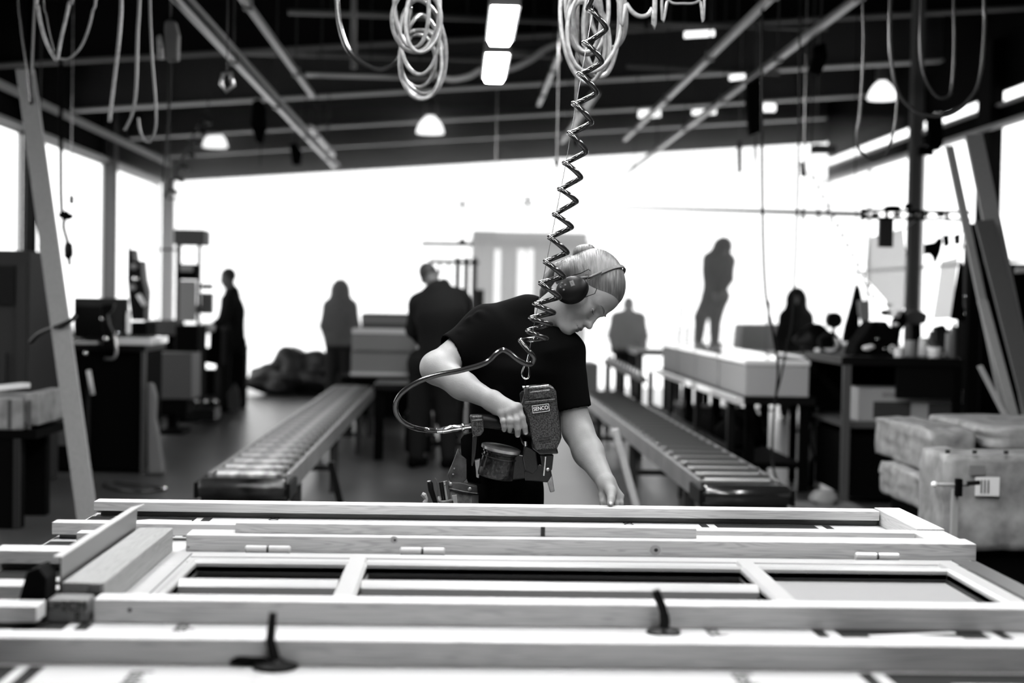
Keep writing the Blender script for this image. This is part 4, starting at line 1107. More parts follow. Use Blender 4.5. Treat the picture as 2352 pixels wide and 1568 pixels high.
def standing(x, y, h, face, z0=0.0, lean=(0, 0), spread=.10, w=.19, arms=None, headpx=None):
    """upright skeleton of height h at (x, y)"""
    F = Vector((face[0], face[1], 0)).normalized(); S_ = Vector((F.y, -F.x, 0)); L = Vector((lean[0], lean[1], 0)); B = V3(x, y, z0)
    k = h / 1.75; J = {'face': face}
    J['pelvis'] = B + V3(0, 0, .95 * k); J['chest'] = B + V3(0, 0, 1.27 * k) + L * .5; J['neck'] = B + V3(0, 0, 1.47 * k) + L * .85; J['head'] = B + V3(0, 0, 1.63 * k) + L * 1.1 + F * .02
    for s, q in (('R', 1), ('L', -1)):
        J['sh' + s] = J['neck'] + S_ * w * q * k - V3(0, 0, .08 * k); J['hip' + s] = J['pelvis'] + S_ * .09 * q - V3(0, 0, .05)
        J['kn' + s] = B + S_ * spread * q + V3(0, 0, .50 * k) + F * .03; J['ft' + s] = B + S_ * (spread + .02) * q
        J['el' + s] = J['sh' + s] + S_ * .07 * q + V3(0, 0, -.29 * k); J['ha' + s] = J['el' + s] + V3(0, 0, -.20 * k) + F * .12
    return J
# man at the far left, working at the machine, seen from the side
J = standing(P(528, 0, 17.86).x, 17.86, 1.80, (-1, -.25, -.12), lean=(.02, 0), spread=.09, w=.17)
J['head'] = P(523, 637, 17.80); J['neck'] = P(532, 668, 17.85)
J['shR'] = P(536, 692, 17.98); J['shL'] = P(524, 690, 17.70); J['chest'] = P(535, 712, 17.86); J['pelvis'] = P(541, 782, 17.86)
J['elL'] = P(512, 735, 17.60); J['haL'] = P(489, 748, 17.45); J['elR'] = P(516, 738, 17.95); J['haR'] = P(492, 752, 17.9)
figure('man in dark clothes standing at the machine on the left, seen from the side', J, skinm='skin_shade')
# broad man seen from behind, bending slightly forward
J = standing(P(1010, 0, 12.2).x, 12.2, 1.74, (.15, 1, -.25), lean=(0, .05), w=.235, spread=.12)
J['head'] = P(987, 634, 12.3); J['neck'] = P(1004, 668, 12.15); J['chest'] = P(1012, 718, 12.1); J['pelvis'] = P(1010, 820, 12.1)
J['shR'] = P(1052, 690, 12.2); J['shL'] = P(966, 700, 12.2); J['elR'] = P(1070, 762, 12.35); J['elL'] = P(953, 756, 12.3); J['haR'] = P(1050, 795, 12.7); J['haL'] = P(975, 795, 12.7)
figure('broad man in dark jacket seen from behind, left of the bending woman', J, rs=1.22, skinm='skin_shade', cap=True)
# hooded person behind the heap
J = standing(P(792, 0, 20.2).x, 20.2, 1.66, (.1, 1, -.1), w=.15)
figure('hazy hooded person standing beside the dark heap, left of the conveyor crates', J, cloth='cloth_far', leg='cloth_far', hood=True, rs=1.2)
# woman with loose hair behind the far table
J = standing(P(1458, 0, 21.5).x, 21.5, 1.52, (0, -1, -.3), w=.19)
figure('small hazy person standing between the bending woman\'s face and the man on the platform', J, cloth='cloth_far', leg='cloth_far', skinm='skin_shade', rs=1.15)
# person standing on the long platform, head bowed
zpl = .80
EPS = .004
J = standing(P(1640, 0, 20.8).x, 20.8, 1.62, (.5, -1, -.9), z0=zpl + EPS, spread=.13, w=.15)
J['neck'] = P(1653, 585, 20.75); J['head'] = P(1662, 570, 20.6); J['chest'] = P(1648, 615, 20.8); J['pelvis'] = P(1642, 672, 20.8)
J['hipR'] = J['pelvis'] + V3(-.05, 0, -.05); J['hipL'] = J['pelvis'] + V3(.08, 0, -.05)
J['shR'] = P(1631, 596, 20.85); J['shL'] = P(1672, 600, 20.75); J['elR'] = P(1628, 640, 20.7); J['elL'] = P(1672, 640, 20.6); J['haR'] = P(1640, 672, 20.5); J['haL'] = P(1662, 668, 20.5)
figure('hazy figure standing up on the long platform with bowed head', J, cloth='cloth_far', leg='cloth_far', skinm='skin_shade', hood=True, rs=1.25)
# worker at the right with arms folded in front
J = standing(P(1846, 0, 18.3).x, 18.3, 1.64, (-.2, -1, -.2), w=.14)
figure('dark hooded worker standing far back at the right behind the long platform', J, hood=True, skinm='skin_shade')


J = standing(P(1030, 0, 14.6).x, 14.6, 1.66, (.3, -1, -.3), w=.15)
figure('person mostly hidden behind the broad man, only the top of the head showing', J, skinm='skin_shade')
# ------------------------------------------------------------------ left side of the hall
# roller conveyors, left and right of the aisle
def conveyor(name_label, x0, x1, y0, y1, z, rollm, endlab, step=.28, legs=(), beam='steel_flange', near=True, rr=.042):
    t = thing('roller_conveyor', name_label, 'conveyor', ((x0 + x1) / 2, (y0 + y1) / 2, 0), 'roller conveyors')
    for x in (x0, x1):
        MB().box((x - .011, y0 + .22, z - .10), (x + .011, y1, z + .014)).build('side_rail', M['conv_rail'], t, bev=.003)
    proto = MB().tube([(0, 0, 0), (.012, 0, 0), (.0121, 0, 0), (x1 - x0 - .052, 0, 0), (x1 - x0 - .0519, 0, 0), (x1 - x0 - .04, 0, 0)], [.008, .008, rr, rr, .008, .008], 16).build('roller', M[rollm], t, smooth=True)
    proto.location = (x0 + .02 - t.location.x, y0 + .28 - t.location.y, z - .006)
    # the mesh was measured from the thing's own base
    for v in proto.data.vertices: v.co += Vector(t.location)
    n = int((y1 - y0 - .3) / step)
    for k in range(1, n):
        c = proto.copy(); COL.objects.link(c); c.parent = t
        c.location = (proto.location.x, y0 + .28 + k * step - t.location.y, z - .006)
    # drum at the near end, set a little lower and wider
    MB().tube([(x0 - .03, y0, z - .04), (x0 - .015, y0, z - .04), (x0 - .014, y0, z - .04), (x0 + .0, y0, z - .04), (x1 - .0, y0, z - .04), (x1 + .014, y0, z - .04), (x1 + .015, y0, z - .04), (x1 + .03, y0, z - .04)],
              [.02, .02, .045, .055, .055, .045, .02, .02], 24).build('end_drum', M['drum_worn' if rollm == 'roller_worn' else 'black_gloss'], t, smooth=True)
    for x in (x0 - .03, x1 + .03): MB().box((x - .01, y0 - .03, z - .09), (x + .01, y0 + .3, z - .01)).build('end_bracket', M['black_semi'], t)
    MB().box((x0 - .02, y0 + .06, z - .16), (x1 + .02, y0 + .09, z - .10)).build('end_plate', M['dark'], t)
    for y in legs:
        MB().box((x0 - .01, y - .03, 0), (x0 + .05, y + .03, z - .11)).build('leg', M['dark'], t)
        MB().box((x1 - .05, y - .03, 0), (x1 + .01, y + .03, z - .11)).build('leg', M['dark'], t)
        MB().box((x0 + .05, y - .02, .16), (x1 - .05, y + .02, .2)).build('cross_brace', M['dark'], t)
    return t
M['conv_rail'] = mat('conveyor_rail_worn', .30, .35, metal=.7, noise=.2, nscale=6)
conveyor('roller conveyor with worn rollers running away on the left of the woman', -1.30, -.89, 7.33, 15.2, .50, 'roller_worn', '', legs=(8.1, 10.6, 13.2, 15.0))
conveyor('roller conveyor with dark shiny rollers running away on the right of the woman', 1.30, 1.72, 7.33, 15.0, .50, 'roller', '', step=.28, legs=(8.0, 10.6, 13.2, 14.8), rr=.042)
one('diagonal_strut', MB().bar(P(760, 1060, 8.6), V3(P(800, 1150, 8.6).x, 8.6, 0.02), .05, .04), M['black_semi'], 'black slanting strut standing right of the left roller conveyor', 'strut', bev=.004)
one('timber_prop', MB().bar(P(1412, 985, 8.4), V3(P(1486, 1225, 8.4).x, 8.4, .015), .05, .04), M['pine_far'], 'pale timber prop leaning under the right roller conveyor', 'timber prop', bev=.003)
# crates at the end of the left conveyor
def crate(nm, label, cat, px0, px1, pyt, pyb, Y, dep, m, group=None, bev=.006, slats=False):
    a = P(px0, pyb, Y); b = P(px1, pyt, Y)
    t = thing(nm, label, cat, ((a.x + b.x) / 2, Y + dep / 2, a.z), group)
    MB().box((a.x, Y, a.z), (b.x, Y + dep, b.z)).build('body', M[m], t, bev=bev)
    return t, a, b
bt = thing('steel_bench', 'black steel bench carrying the two pale crates behind the left conveyor', 'bench', (-.4, 15.9, 0))
zb = P(850, 866, 15.4).z
MB().box((P(795, 0, 15.4).x, 15.4, zb - .06), (P(1090, 0, 15.4).x, 16.3, zb)).build('bench_top', M['black'], bt)
for px in (815, 1075):
    for y in (15.45, 16.2): MB().box((P(px, 0, y).x - .04, y, 0), (P(px, 0, y).x + .04, y + .08, zb - .06)).build('leg', M['black_semi'], bt)
MB().box((P(825, 0, 15.45).x, 15.46, .15), (P(1070, 0, 15.45).x, 15.5, .55)).build('apron', M['black'], bt)
t, a, b = crate('crate', 'lower pale crate on the black bench behind the left conveyor', 'crate', 806, 946, 806, 865, 15.5, .6, 'lgrey', 'crates at the conveyor end')
MB().box((a.x - .01, 15.48, a.z + .02), (b.x + .01, 15.499, a.z + .05)).build('batten', M['white'], t)
t, a, b = crate('crate', 'upper pale crate stacked on the lower crate behind the left conveyor', 'crate', 808, 958, 757, 805, 15.45, .6, 'lgrey', 'crates at the conveyor end')
MB().box((a.x, 15.43, b.z - .05), (b.x, 15.449, b.z)).build('batten', M['white'], t)
t, a, b = crate('timber_pack', 'hazy flat pack of boards behind the stacked crates', 'board pack', 828, 945, 722, 868, 17.2, 1.0, 'grey')
MB().box((a.x, 17.18, b.z - .12), (b.x + .05, 17.199, b.z - .02)).build('edge_board', M['lgrey'], t)
ts_ = thing('trestle', 'dark trestle under the hazy pack of boards', 'trestle', ((a.x + b.x) / 2, 17.7, 0))
MB().box((a.x, 17.3, 0), (b.x, 17.9, a.z - .002)).build('trestle_body', M['black'], ts_)
# black table with machine parts between the conveyors
wb = thing('low_machine', 'low black machine standing on the floor between the two roller conveyors', 'machine', (-.3, 12.9, 0))
zt_ = P(980, 884, 12.7).z
MB().box((P(872, 0, 12.7).x, 12.7, zt_ - .05), (P(1120, 0, 12.7).x, 13.5, zt_)).build('table_plate', M['black_semi'], wb)
for px in (885, 965, 1100): MB().box((P(px, 0, 12.75).x - .04, 12.75, 0), (P(px, 0, 12.75).x + .04, 12.85, zt_ - .05)).build('leg', M['black'], wb)
MB().box((P(945, 0, 12.9).x, 12.9, .05), (P(1010, 0, 12.9).x, 13.3, .42)).build('motor_box', M['black_semi'], wb, bev=.03)
MB().box((P(955, 0, 12.85).x, 12.86, .22), (P(1000, 0, 12.85).x, 12.899, .36)).build('cover_plate', M['lgrey'], wb)
MB().box((P(1010, 0, 12.8).x, 12.8, .12), (P(1098, 0, 12.8).x, 12.9, .17)).build('cross_brace', M['black_semi'], wb)
# ---- workbenches and machines down the left wall
B1 = thing('workbench', 'black steel workbench cluttered with tools along the left side', 'workbench', (-3.1, 11.9, 0))
zt_ = P(250, 792, 11.5).z
xa, xb = P(62, 0, 11.5).x, P(342, 0, 11.5).x
MB().box((xa, 11.5, zt_ - .05), (xb, 12.3, zt_)).build('bench_top', M['black_semi'], B1)
MB().box((xa + .04, 11.56, .03), (xb - .02, 12.25, zt_ - .05)).build('cabinet_body', M['black'], B1)
MB().box((P(205, 0, 11.5).x, 11.535, .1), (P(206, 0, 11.5).x + .02, 11.559, zt_ - .2)).build('handle', M['dark'], B1)
MB().box((xb - .03, 11.5, 0), (xb, 11.56, zt_ - .05)).build('leg', M['grey'], B1)
MB().box((P(70, 0, 11.5).x, 11.54, .22), (P(185, 0, 11.5).x, 11.559, .42)).build('kick_panel', M['grey'], B1)
one('bench_slab', MB().box((P(272, 0, 11.55).x, 11.52, zt_ + .001), (P(357, 0, 11.55).x, 12.2, zt_ + .06)), M['sheen'], 'bright pale slab lying on the right end of the black workbench', 'slab', bev=.006)
# upright reflective rod on the bench front
MB().tube([P(203, 850, 11.48), P(213, 906, 11.48)], .018, 12).build('bright_handle', M['white'], B1, smooth='all', label='bright slanting handle')
# grey control cabinet at the very left
t = thing('control_cabinet', 'tall grey control cabinet cut by the left edge of the picture', 'cabinet', (-3.45, 10.6, 0))
a = P(-60, 573, 10.4); b = P(68, 573, 10.4)
MB().box((a.x, 10.4, 0), (b.x, 11.2, a.z)).build('body', M['cab_grey'], t, bev=.02)
MB().box((a.x, 10.37, P(0, 700, 10.4).z), (P(42, 0, 10.4).x, 10.399, P(0, 610, 10.4).z)).build('screen', M['black_semi'], t)
MB().box((P(44, 0, 10.4).x, 10.38, P(0, 990, 10.4).z), (b.x - .02, 10.399, P(0, 610, 10.4).z)).build('door_strip', M['dark'], t)
MB().box((a.x, 10.375, P(0, 985, 10.4).z), (P(22, 0, 10.4).x, 10.399, P(0, 810, 10.4).z)).build('lower_panel', M['dark'], t)
# monitor and boxes on the bench
t = thing('monitor', 'dark flat monitor standing on the left workbench', 'monitor', P(240, 792, 11.9))
MB().box((P(176, 0, 11.9).x, 11.9, P(0, 772, 11.9).z), (P(300, 0, 11.9).x, 11.96, P(0, 680, 11.9).z)).build('screen_case', M['dark'], t, bev=.01)
MB().box((P(182, 0, 11.9).x, 11.892, P(0, 768, 11.9).z), (P(262, 0, 11.9).x, 11.899, P(0, 700, 11.9).z)).build('screen', M['black_semi'], t)
MB().box((P(232, 0, 11.9).x, 11.92, P(0, 792, 11.9).z), (P(246, 0, 11.9).x, 11.95, P(0, 772, 11.9).z)).build('stand', M['dark'], t)
def gadget(nm, label, cat, pts, Y, dep, m, bev=.01, **k):
    return one(nm, MB().pxprism(pts, Y, dep), M[m], label, cat, bev=bev, **k)
gadget('machine_hood', 'light grey rounded machine hood on the left workbench', 'machine cover', [(70, 776), (70, 722), (126, 719), (146, 740), (154, 776), (154, 791), (70, 791)], 11.6, .25, 'lgrey', .02)
gadget('dark_hood', 'black machine cover between the grey cabinet and the leaning plank', 'machine cover', [(70, 715), (70, 690), (110, 688), (138, 678), (146, 720), (126, 717), (100, 717)], 11.75, .2, 'black')
gadget('white_canister', 'upright pale canister standing behind the bench slab', 'canister', [(278, 712), (296, 712), (297, 768), (277, 768)], 11.9, .09, 'white', .02)
t = thing('work_lamp', 'black boxy lamp head hanging beside the leaning plank', 'work lamp', P(90, 578, 11.7))
MB().pxprism([(72, 578), (108, 578), (110, 605), (74, 608)], 11.7, .15).build('lamp_housing', M['black_semi'], t, bev=.01)
c = P(90, 580, 11.78); MB().tube([c, V3(c.x, c.y, zroof(c.x) - .004)], .006, 6).build('hanging_rod', M['dark'], t)
t = thing('drill_press', 'dark upright drill press with cables beside the left workbench', 'drill press', (P(320, 0, 12.9).x, 12.9, 0))
MB().box((P(300, 0, 12.9).x, 12.9, 0), (P(345, 0, 12.9).x, 13.3, P(0, 735, 12.9).z)).build('pedestal', M['black'], t)
MB().pxprism([(293, 572), (303, 572), (306, 600), (322, 598), (326, 640), (333, 668), (330, 735), (302, 735), (296, 690), (292, 640)], 12.9, .25).build('column', M['black_semi'], t, bev=.01)
MB().tube([P(318, 676, 12.85), P(332, 702, 12.85)], .022, 10).build('lever', M['white'], t, smooth='all')
MB().tube([P(296, 572, 12.8), P(300, 556, 12.8)], .01, 8).build('cable_stub', M['black'], t)
for k, (x, y) in enumerate(((308, 612), (312, 640), (305, 660))): MB().ball(P(x, y, 12.88), .03).build('knob', M['lgrey'] if k != 1 else M['chrome'], t, smooth='all')
t = thing('bench_clamp', 'black clamp with shiny knobs on the edge of the left workbench', 'clamp', P(240, 800, 11.4))
MB().pxprism([(232, 700), (262, 697), (258, 712), (246, 722), (250, 745), (262, 770), (262, 800), (234, 800), (238, 770), (232, 740)], 11.42, .07).build('clamp_frame', M['black_semi'], t, bev=.008)
for x, y, r in ((244, 778, .022), (234, 732, .014), (270, 765, .015), (197, 811, .018), (147, 788, .018)): MB().ball(P(x, y, 11.38), r).build('knob', M['chrome'], t, smooth='all')
MB().tube(smooth_path([P(262, 770, 11.4), P(268, 800, 11.38), P(262, 822, 11.36), P(240, 823, 11.36)], 5), .012, 8).build('hook', M['steel'], t)
# hose over the plank
one('black_hose', MB().tube(smooth_path([P(70, 786, 9.3), P(92, 765, 9.1), P(130, 750, 8.9), P(160, 738, 8.85), P(173, 725, 8.95)], 6), .014, 8), M['black_semi'], 'black hose looped around the leaning plank', 'hose', smooth='all')
# the tall plank leaning across the left windows
b_ = V3(P(252, 0, 9.0).x, 8.62, .0); pt = P(56, 155, 9.3)
d_ = (pt - b_).normalized(); n_ = d_.cross(Vector((0, 1, 0))).normalized()
b = MB(); w0 = .062
b.prism([b_ - n_ * w0 + V3(0, 0, .012), b_ + n_ * w0 + V3(0, 0, .012), pt + n_ * w0 * .92, pt - n_ * w0 * .92 - d_ * .02], (0, .028, 0))
lp = thing('leaning_plank', 'long grey plank leaning upright across the left windows', 'plank', b_)
b.build('plank', M['pine_z'], lp, bev=.004)
MB().tube([P(66, 118, 9.2), P(70, 200, 9.22), P(73, 240, 9.24)], .008, 6).build('strap', M['black'], lp)
one('steel_pole', MB().tube([V3(P(66, 0, 13.6).x, 13.6, 0), V3(P(66, 0, 13.6).x + .02, 13.6, zroof(-4.1) - .004)], .028, 10), M['black_semi'], 'thin black pole standing from floor to roof behind the leaning plank', 'pole', smooth='all')
# parcel of timber on trestles, lower left
t = thing('trestle_table', 'black trestle table under the wrapped timber at the lower left', 'table', (-2.95, 8.9, 0))
zt_ = P(0, 988, 8.75).z
MB().box((-3.6, 8.75, zt_ - .05), (P(92, 0, 8.75).x, 9.4, zt_)).build('table_top', M['black'], t)
MB().box((P(0, 0, 8.75).x, 8.76, 0), (P(54, 0, 8.75).x, 8.86, zt_ - .05)).build('leg', M['black'], t)
MB().box((P(40, 0, 8.75).x, 8.74, 0), (P(56, 0, 8.75).x, 8.759, zt_ - .05)).build('leg_edge', M['dark'], t)
MB().box((P(0, 0, 8.75).x, 9.3, 0), (P(54, 0, 8.75).x, 9.4, zt_ - .05)).build('leg', M['black'], t)
t = thing('wrapped_timber', 'pale wrapped bundle of timber on the black trestle table at the left edge', 'timber bundle', (-3.0, 8.9, zt_ + .002))
x1 = P(95, 0, 8.75).x
MB().box((-3.6, 8.75, zt_ + .002), (x1 - .09, 9.35, P(0, 915, 8.75).z)).build('bundle', M['wrap'], t, bev=.01)
MB().box((x1 - .088, 8.78, zt_ + .03), (x1, 9.32, P(0, 902, 8.75).z)).build('bundle_end', M['wrap'], t, bev=.01)
for px in (30, 76): MB().box((P(px, 0, 8.75).x - .01, 8.744, zt_ + .01), (P(px, 0, 8.75).x + .01, 8.749, P(0, 918, 8.75).z)).build('strap', M['grey'], t)
one('pine_offcut', MB().bar(P(-40, 905, 8.85) + V3(0, 0, .03), P(60, 884, 9.2) + V3(0, 0, .0), .07, .03), M['white'], 'pale board end lying on top of the wrapped timber bundle', 'board', bev=.003)
# carton and machine further back
t = thing('pedestal_stand', 'black pedestal stand on the floor beneath the grey panel', 'stand', (P(400, 0, 14.8).x, 14.9, 0))
MB().box((P(362, 0, 14.8).x, 14.8, P(0, 945, 14.8).z), (P(440, 0, 14.8).x, 15.3, P(0, 916, 14.8).z)).build('frame', M['black'], t)
MB().box((P(394, 0, 14.9).x, 14.95, .05), (P(414, 0, 14.9).x, 15.05, P(0, 945, 14.9).z)).build('pillar', M['black'], t)
MB().box((P(378, 0, 14.8).x, 14.8, 0), (P(430, 0, 14.8).x, 15.25, .05)).build('foot', M['black'], t, bev=.01)
crate('grey_panel_box', 'plain grey box on the black stand, left of the standing man', 'box', 352, 441, 812, 915, 14.8, .5, 'grey', bev=.004)
t = thing('tower_machine', 'tall machine with a grey hood box and a dark screen beside the standing man', 'machine', (P(435, 0, 16.2).x, 16.4, 0))
MB().box((P(410, 0, 16.2).x, 16.25, 0), (P(462, 0, 16.2).x, 16.8, P(0, 740, 16.2).z)).build('base_cabinet', M['black'], t)
MB().box((P(405, 0, 16.2).x, 16.2, P(0, 553, 16.2).z), (P(475, 0, 16.2).x, 16.6, P(0, 518, 16.2).z)).build('hood_box', M['hood'], t, bev=.01)
MB().box((P(407, 0, 16.2).x, 16.3, P(0, 800, 16.2).z), (P(417, 0, 16.2).x, 16.36, P(0, 553, 16.2).z)).build('post', M['grey'], t)
MB().box((P(457, 0, 16.2).x, 16.3, P(0, 740, 16.2).z), (P(464, 0, 16.2).x, 16.34, P(0, 553, 16.2).z)).build('post', M['grey'], t)
MB().box((P(412, 0, 16.2).x, 16.22, P(0, 634, 16.2).z), (P(459, 0, 16.2).x, 16.27, P(0, 598, 16.2).z)).build('screen', M['black'], t)
MB().box((P(420, 0, 16.2).x, 16.212, P(0, 615, 16.2).z), (P(450, 0, 16.2).x, 16.219, P(0, 601, 16.2).z)).build('screen_glare', M['lgrey'], t)
MB().box((P(418, 0, 16.2).x, 16.24, P(0, 730, 16.2).z), (P(456, 0, 16.2).x, 16.29, P(0, 636, 16.2).z)).build('guard_panel', M['lgrey'], t)
MB().box((P(466, 0, 16.2).x, 16.3, P(0, 712, 16.2).z), (P(492, 0, 16.2).x, 16.4, P(0, 664, 16.2).z)).build('side_box', M['grey'], t)
MB().box((P(466, 0, 16.2).x, 16.3, P(0, 655, 16.2).z), (P(491, 0, 16.2).x, 16.4, P(0, 643, 16.2).z)).build('side_shelf', M['dark'], t)
MB().bar(P(360, 573, 16.2), P(410, 573, 16.2), .02, .02).build('arm', M['dark'], t)
gadget('machine_table', 'dark machine table in front of the standing man', 'machine', [(345, 735), (408, 735), (410, 800), (480, 800), (482, 760), (496, 752), (508, 760), (506, 840), (345, 806)], 17.0, .4, 'black')
for k, (pts, m) in enumerate((([(440, 745), (470, 742), (488, 748), (486, 762), (452, 768), (442, 758)], 'white'), ([(428, 700), (470, 700), (480, 712), (440, 722)], 'lgrey'), ([(330, 735), (405, 735), (405, 770), (332, 770)], 'grey'))):
    gadget('machine_part', ['bright metal tray under the standing man\'s hands', 'pale sloping guard below the tower machine panel', 'grey boxy housing with dark knobs between bench and tower machine'][k], 'machine part', pts, 16.799, .2, m)
t = thing('low_cabinet', 'black machine base under the tower machine', 'machine base', (P(420, 0, 17.1).x, 17.2, 0))
MB().box((P(345, 0, 17.1).x, 17.05, 0), (P(506, 0, 17.1).x, 17.45, P(0, 842, 17.1).z)).build('body', M['black'], t)
for k, (x0, y0, x1, y1, m) in enumerate(((441, 858, 482, 872, 'lgrey'), (443, 880, 478, 890, 'grey'), (441, 900, 505, 912, 'dark'))):
    MB().box((P(x0, 0, 17.1).x, 17.0, P(0, y1, 17.1).z), (P(x1, 0, 17.1).x, 17.049, P(0, y0, 17.1).z)).build('drawer_front', M[m], t)
t = thing('waste_bin', 'tall black bin standing right behind the standing man', 'bin', (P(553, 0, 18.4).x, 18.5, 0))
MB().prism([(P(534, 0, 18.4).x, 18.4, 0), (P(572, 0, 18.4).x, 18.4, 0), (P(573, 0, 18.4).x, 18.4, P(0, 790, 18.4).z), (P(540, 0, 18.4).x, 18.4, P(0, 790, 18.4).z)], (0, .3, 0)).build('body', M['black'], t, bev=.01)
MB().box((P(538, 0, 18.4).x, 18.36, P(0, 790, 18.4).z), (P(575, 0, 18.4).x, 18.72, P(0, 786, 18.4).z)).build('lid', M['black_semi'], t)
one('hanging_bag', MB().pxprism([(338, 878), (352, 880), (360, 910), (358, 960), (366, 1000), (378, 1088), (338, 1090)], 11.43, .06), M['wrap_dark'], 'translucent crumpled plastic bag hanging at the end of the workbench', 'plastic bag', bev=.02)
# plants-like pale scraps on the dark front of the low cabinet
one('paper_scrap', MB().pxprism([(522, 905), (540, 880), (548, 895), (552, 935), (540, 950), (524, 940)], 17.5, .02), M['grey'], 'pale patterned scrap at the feet of the standing man', 'paper', bev=.004)
# heap of tarpaulins on the floor near the gateway
for k, (x, y, yy, sx, sz) in enumerate(((640, 880, 21.2, .42, .22), (695, 862, 21.3, .50, .34), (755, 855, 21.4, .55, .36), (680, 835, 21.7, .26, .32), (735, 838, 21.8, .36, .32))):
    c = P(x, y, yy); c.z = max(.0, c.z)
    lab = ['lowest dark sack at the left foot of the heap', 'dark folded sack in the middle front of the heap', 'large dark sack at the right of the heap beside the crates', 'peaked dark sack forming the left summit of the heap', 'rounded dark sack on the back of the heap below the hooded person'][k]
    b = MB().lump((c.x, yy, sz * .9), (sx, .4, sz), k + 2, .28, 4)
    for v in b.bm.verts: v.co.z = max(v.co.z, .002)
    one('sack', b, M['tarp'], lab, 'sack', 'heap of dark sacks', smooth='all')
t = thing('air_hose_loop', 'loop of dark air hose lying on the floor at the lower left', 'hose', Zp(310, 1118, .01))
MB().tube(smooth_path([Zp(378, 1122, .012), Zp(330, 1128, .012), Zp(270, 1124, .012), Zp(240, 1112, .012), Zp(262, 1106, .012), Zp(320, 1112, .03), Zp(372, 1120, .012)], 6), .012, 8).build('hose', M['hose_dark'], t, smooth='all')
MB().ball(Zp(378, 1122, .02), .02).build('coupling', M['chrome'], t, smooth='all')
# rack with bright lamps behind the broad man
t = thing('equipment_rack', 'hazy grey rack with crossbars standing behind the broad man', 'rack', (P(1065, 0, 19).x, 19.1, 0))

for px in (1062, 1082, 1100): MB().box((P(px, 0, 19).x - .035, 19, 0), (P(px, 0, 19).x + .035, 19.08, P(0, 570, 19).z)).build('post', M['haze_grey'], t)
MB().bar(P(968, 559, 19), P(1085, 561, 19), .05, .05).build('arm', M['haze_grey'], t)
MB().pxprism([(1048, 561), (1062, 545), (1076, 561)], 19, .05).build('bracket', M['haze_grey'], t)
MB().bar(P(985, 600, 19), P(1100, 603, 19), .05, .05).build('arm', M['haze_grey'], t)
MB().box((P(1096, 0, 19).x, 19.1, P(0, 700, 19).z), (P(1124, 0, 19).x, 19.4, P(0, 644, 19).z)).build('box', M['dark'], t)
for px, py in ((990, 603), (1010, 605), (1030, 604)): MB().bar(P(px, py, 19), P(px, py + 26, 19), .03, .03).build('hook', M['haze_grey'], t)

# more clutter on the left
t = thing('crate_trolley', 'dark low trolley with two pale drawers in front of the tower machine', 'trolley', (P(465, 0, 16.0).x, 16.0, 0))
MB().box((P(442, 0, 15.9).x, 15.8, .06), (P(508, 0, 15.9).x, 16.2, P(0, 930, 15.9).z)).build('body', M['black_semi'], t, bev=.01)
for px in (452, 474, 496): MB().ball(P(px, 922, 15.79), .022).build('castor_knob', M['chrome'], t, smooth='all')
t = thing('cable_bunch', 'dark bunch of cables hanging right beside the leaning plank', 'cables', P(150, 480, 12.2))
MB().tube(smooth_path([V3(P(140, 0, 12.2).x, 12.2, zroof(-3.4) - .004), P(140, 440, 12.2), P(150, 485, 12.2), P(146, 520, 12.2), P(156, 560, 12.2), P(160, 610, 12.2)], 5), .018, 6).build('cable', M['black'], t, smooth='all')
MB().lump(P(152, 495, 12.2), (.07, .04, .04), 11, .3, 2).build('knot', M['black'], t, smooth='all')
MB().lump(P(157, 575, 12.2), (.04, .03, .09), 12, .3, 2).build('connector', M['black_semi'], t, smooth='all')
# ------------------------------------------------------------------ right side of the hall
# long platform that the bowed figure stands on
pf = thing('long_platform', 'long pale-topped platform table that the hazy standing figure is on', 'platform', (4.1, 20.6, 0))
xa, xb = P(1478, 0, 20.2).x, P(1885, 0, 20.2).x
MB().box((xa, 20.2, zpl - .09), (xb, 21.2, zpl)).build('deck', M['sheen'], pf, bev=.004)
MB().box((xa, 20.18, zpl - .10), (xb, 20.199, zpl - .05)).build('edge_board', M['grey'], pf)
for px in (1490, 1600, 1720, 1870):
    for y in (20.25, 21.1): MB().box((P(px, 0, 20.2).x - .04, y, 0), (P(px, 0, 20.2).x + .04, y + .06, zpl - .09)).build('leg', M['dark'], pf)
one('upturned_tray', MB().prism([P(1700, 803, 20.3), P(1706, 745, 20.3), P(1800, 745, 20.3), P(1828, 760, 20.3), P(1832, 805, 20.3)], (0, .6, 0)), M['haze_grey'], 'dark upturned tray resting on the long platform beside the standing figure', 'tray', bev=.01)
# second line: rail and skate wheels
t = thing('guide_rail', 'bright metal guide rail on black legs running away right of the second conveyor', 'rail', (2.12, 13, 0))
MB().box((2.09, 10.6, .70), (2.15, 15.8, .755)).build('rail', M['sheen'], t, bev=.004)
for y in (10.9, 12.4, 14.0, 15.5): MB().box((2.09, y, 0), (2.14, y + .07, .70)).build('leg', M['black_semi'], t)
MB().box((2.10, 10.95, .30), (2.13, 15.5, .36)).build('lower_rail', M['black_semi'], t)
t = thing('wheel_track', 'inclined track with a row of small skate wheels behind the woman\'s shoulder', 'wheel track', (1.9, 17, 0))
for k in range(11):
    c = P(1397 + 7.4 * k, 822 + 3.6 * k, 16.2 - .28 * k)
    MB().tube([c - V3(.02, 0, 0), c + V3(.02, 0, 0)], .035, 14).build('wheel', M['chrome'], t, smooth=True)
a_, b_ = P(1390, 826, 16.4) - V3(0, 0, .02), P(1480, 868, 13.1) - V3(0, 0, .02)
MB().bar(a_, b_, .04, .05).build('track_rail', M['dark'], t)
for f in (.1, .5, .9):
    c = a_.lerp(b_, f); MB().box((c.x - .03, c.y, 0), (c.x + .03, c.y + .06, c.z - .02)).build('leg', M['black_semi'], t)
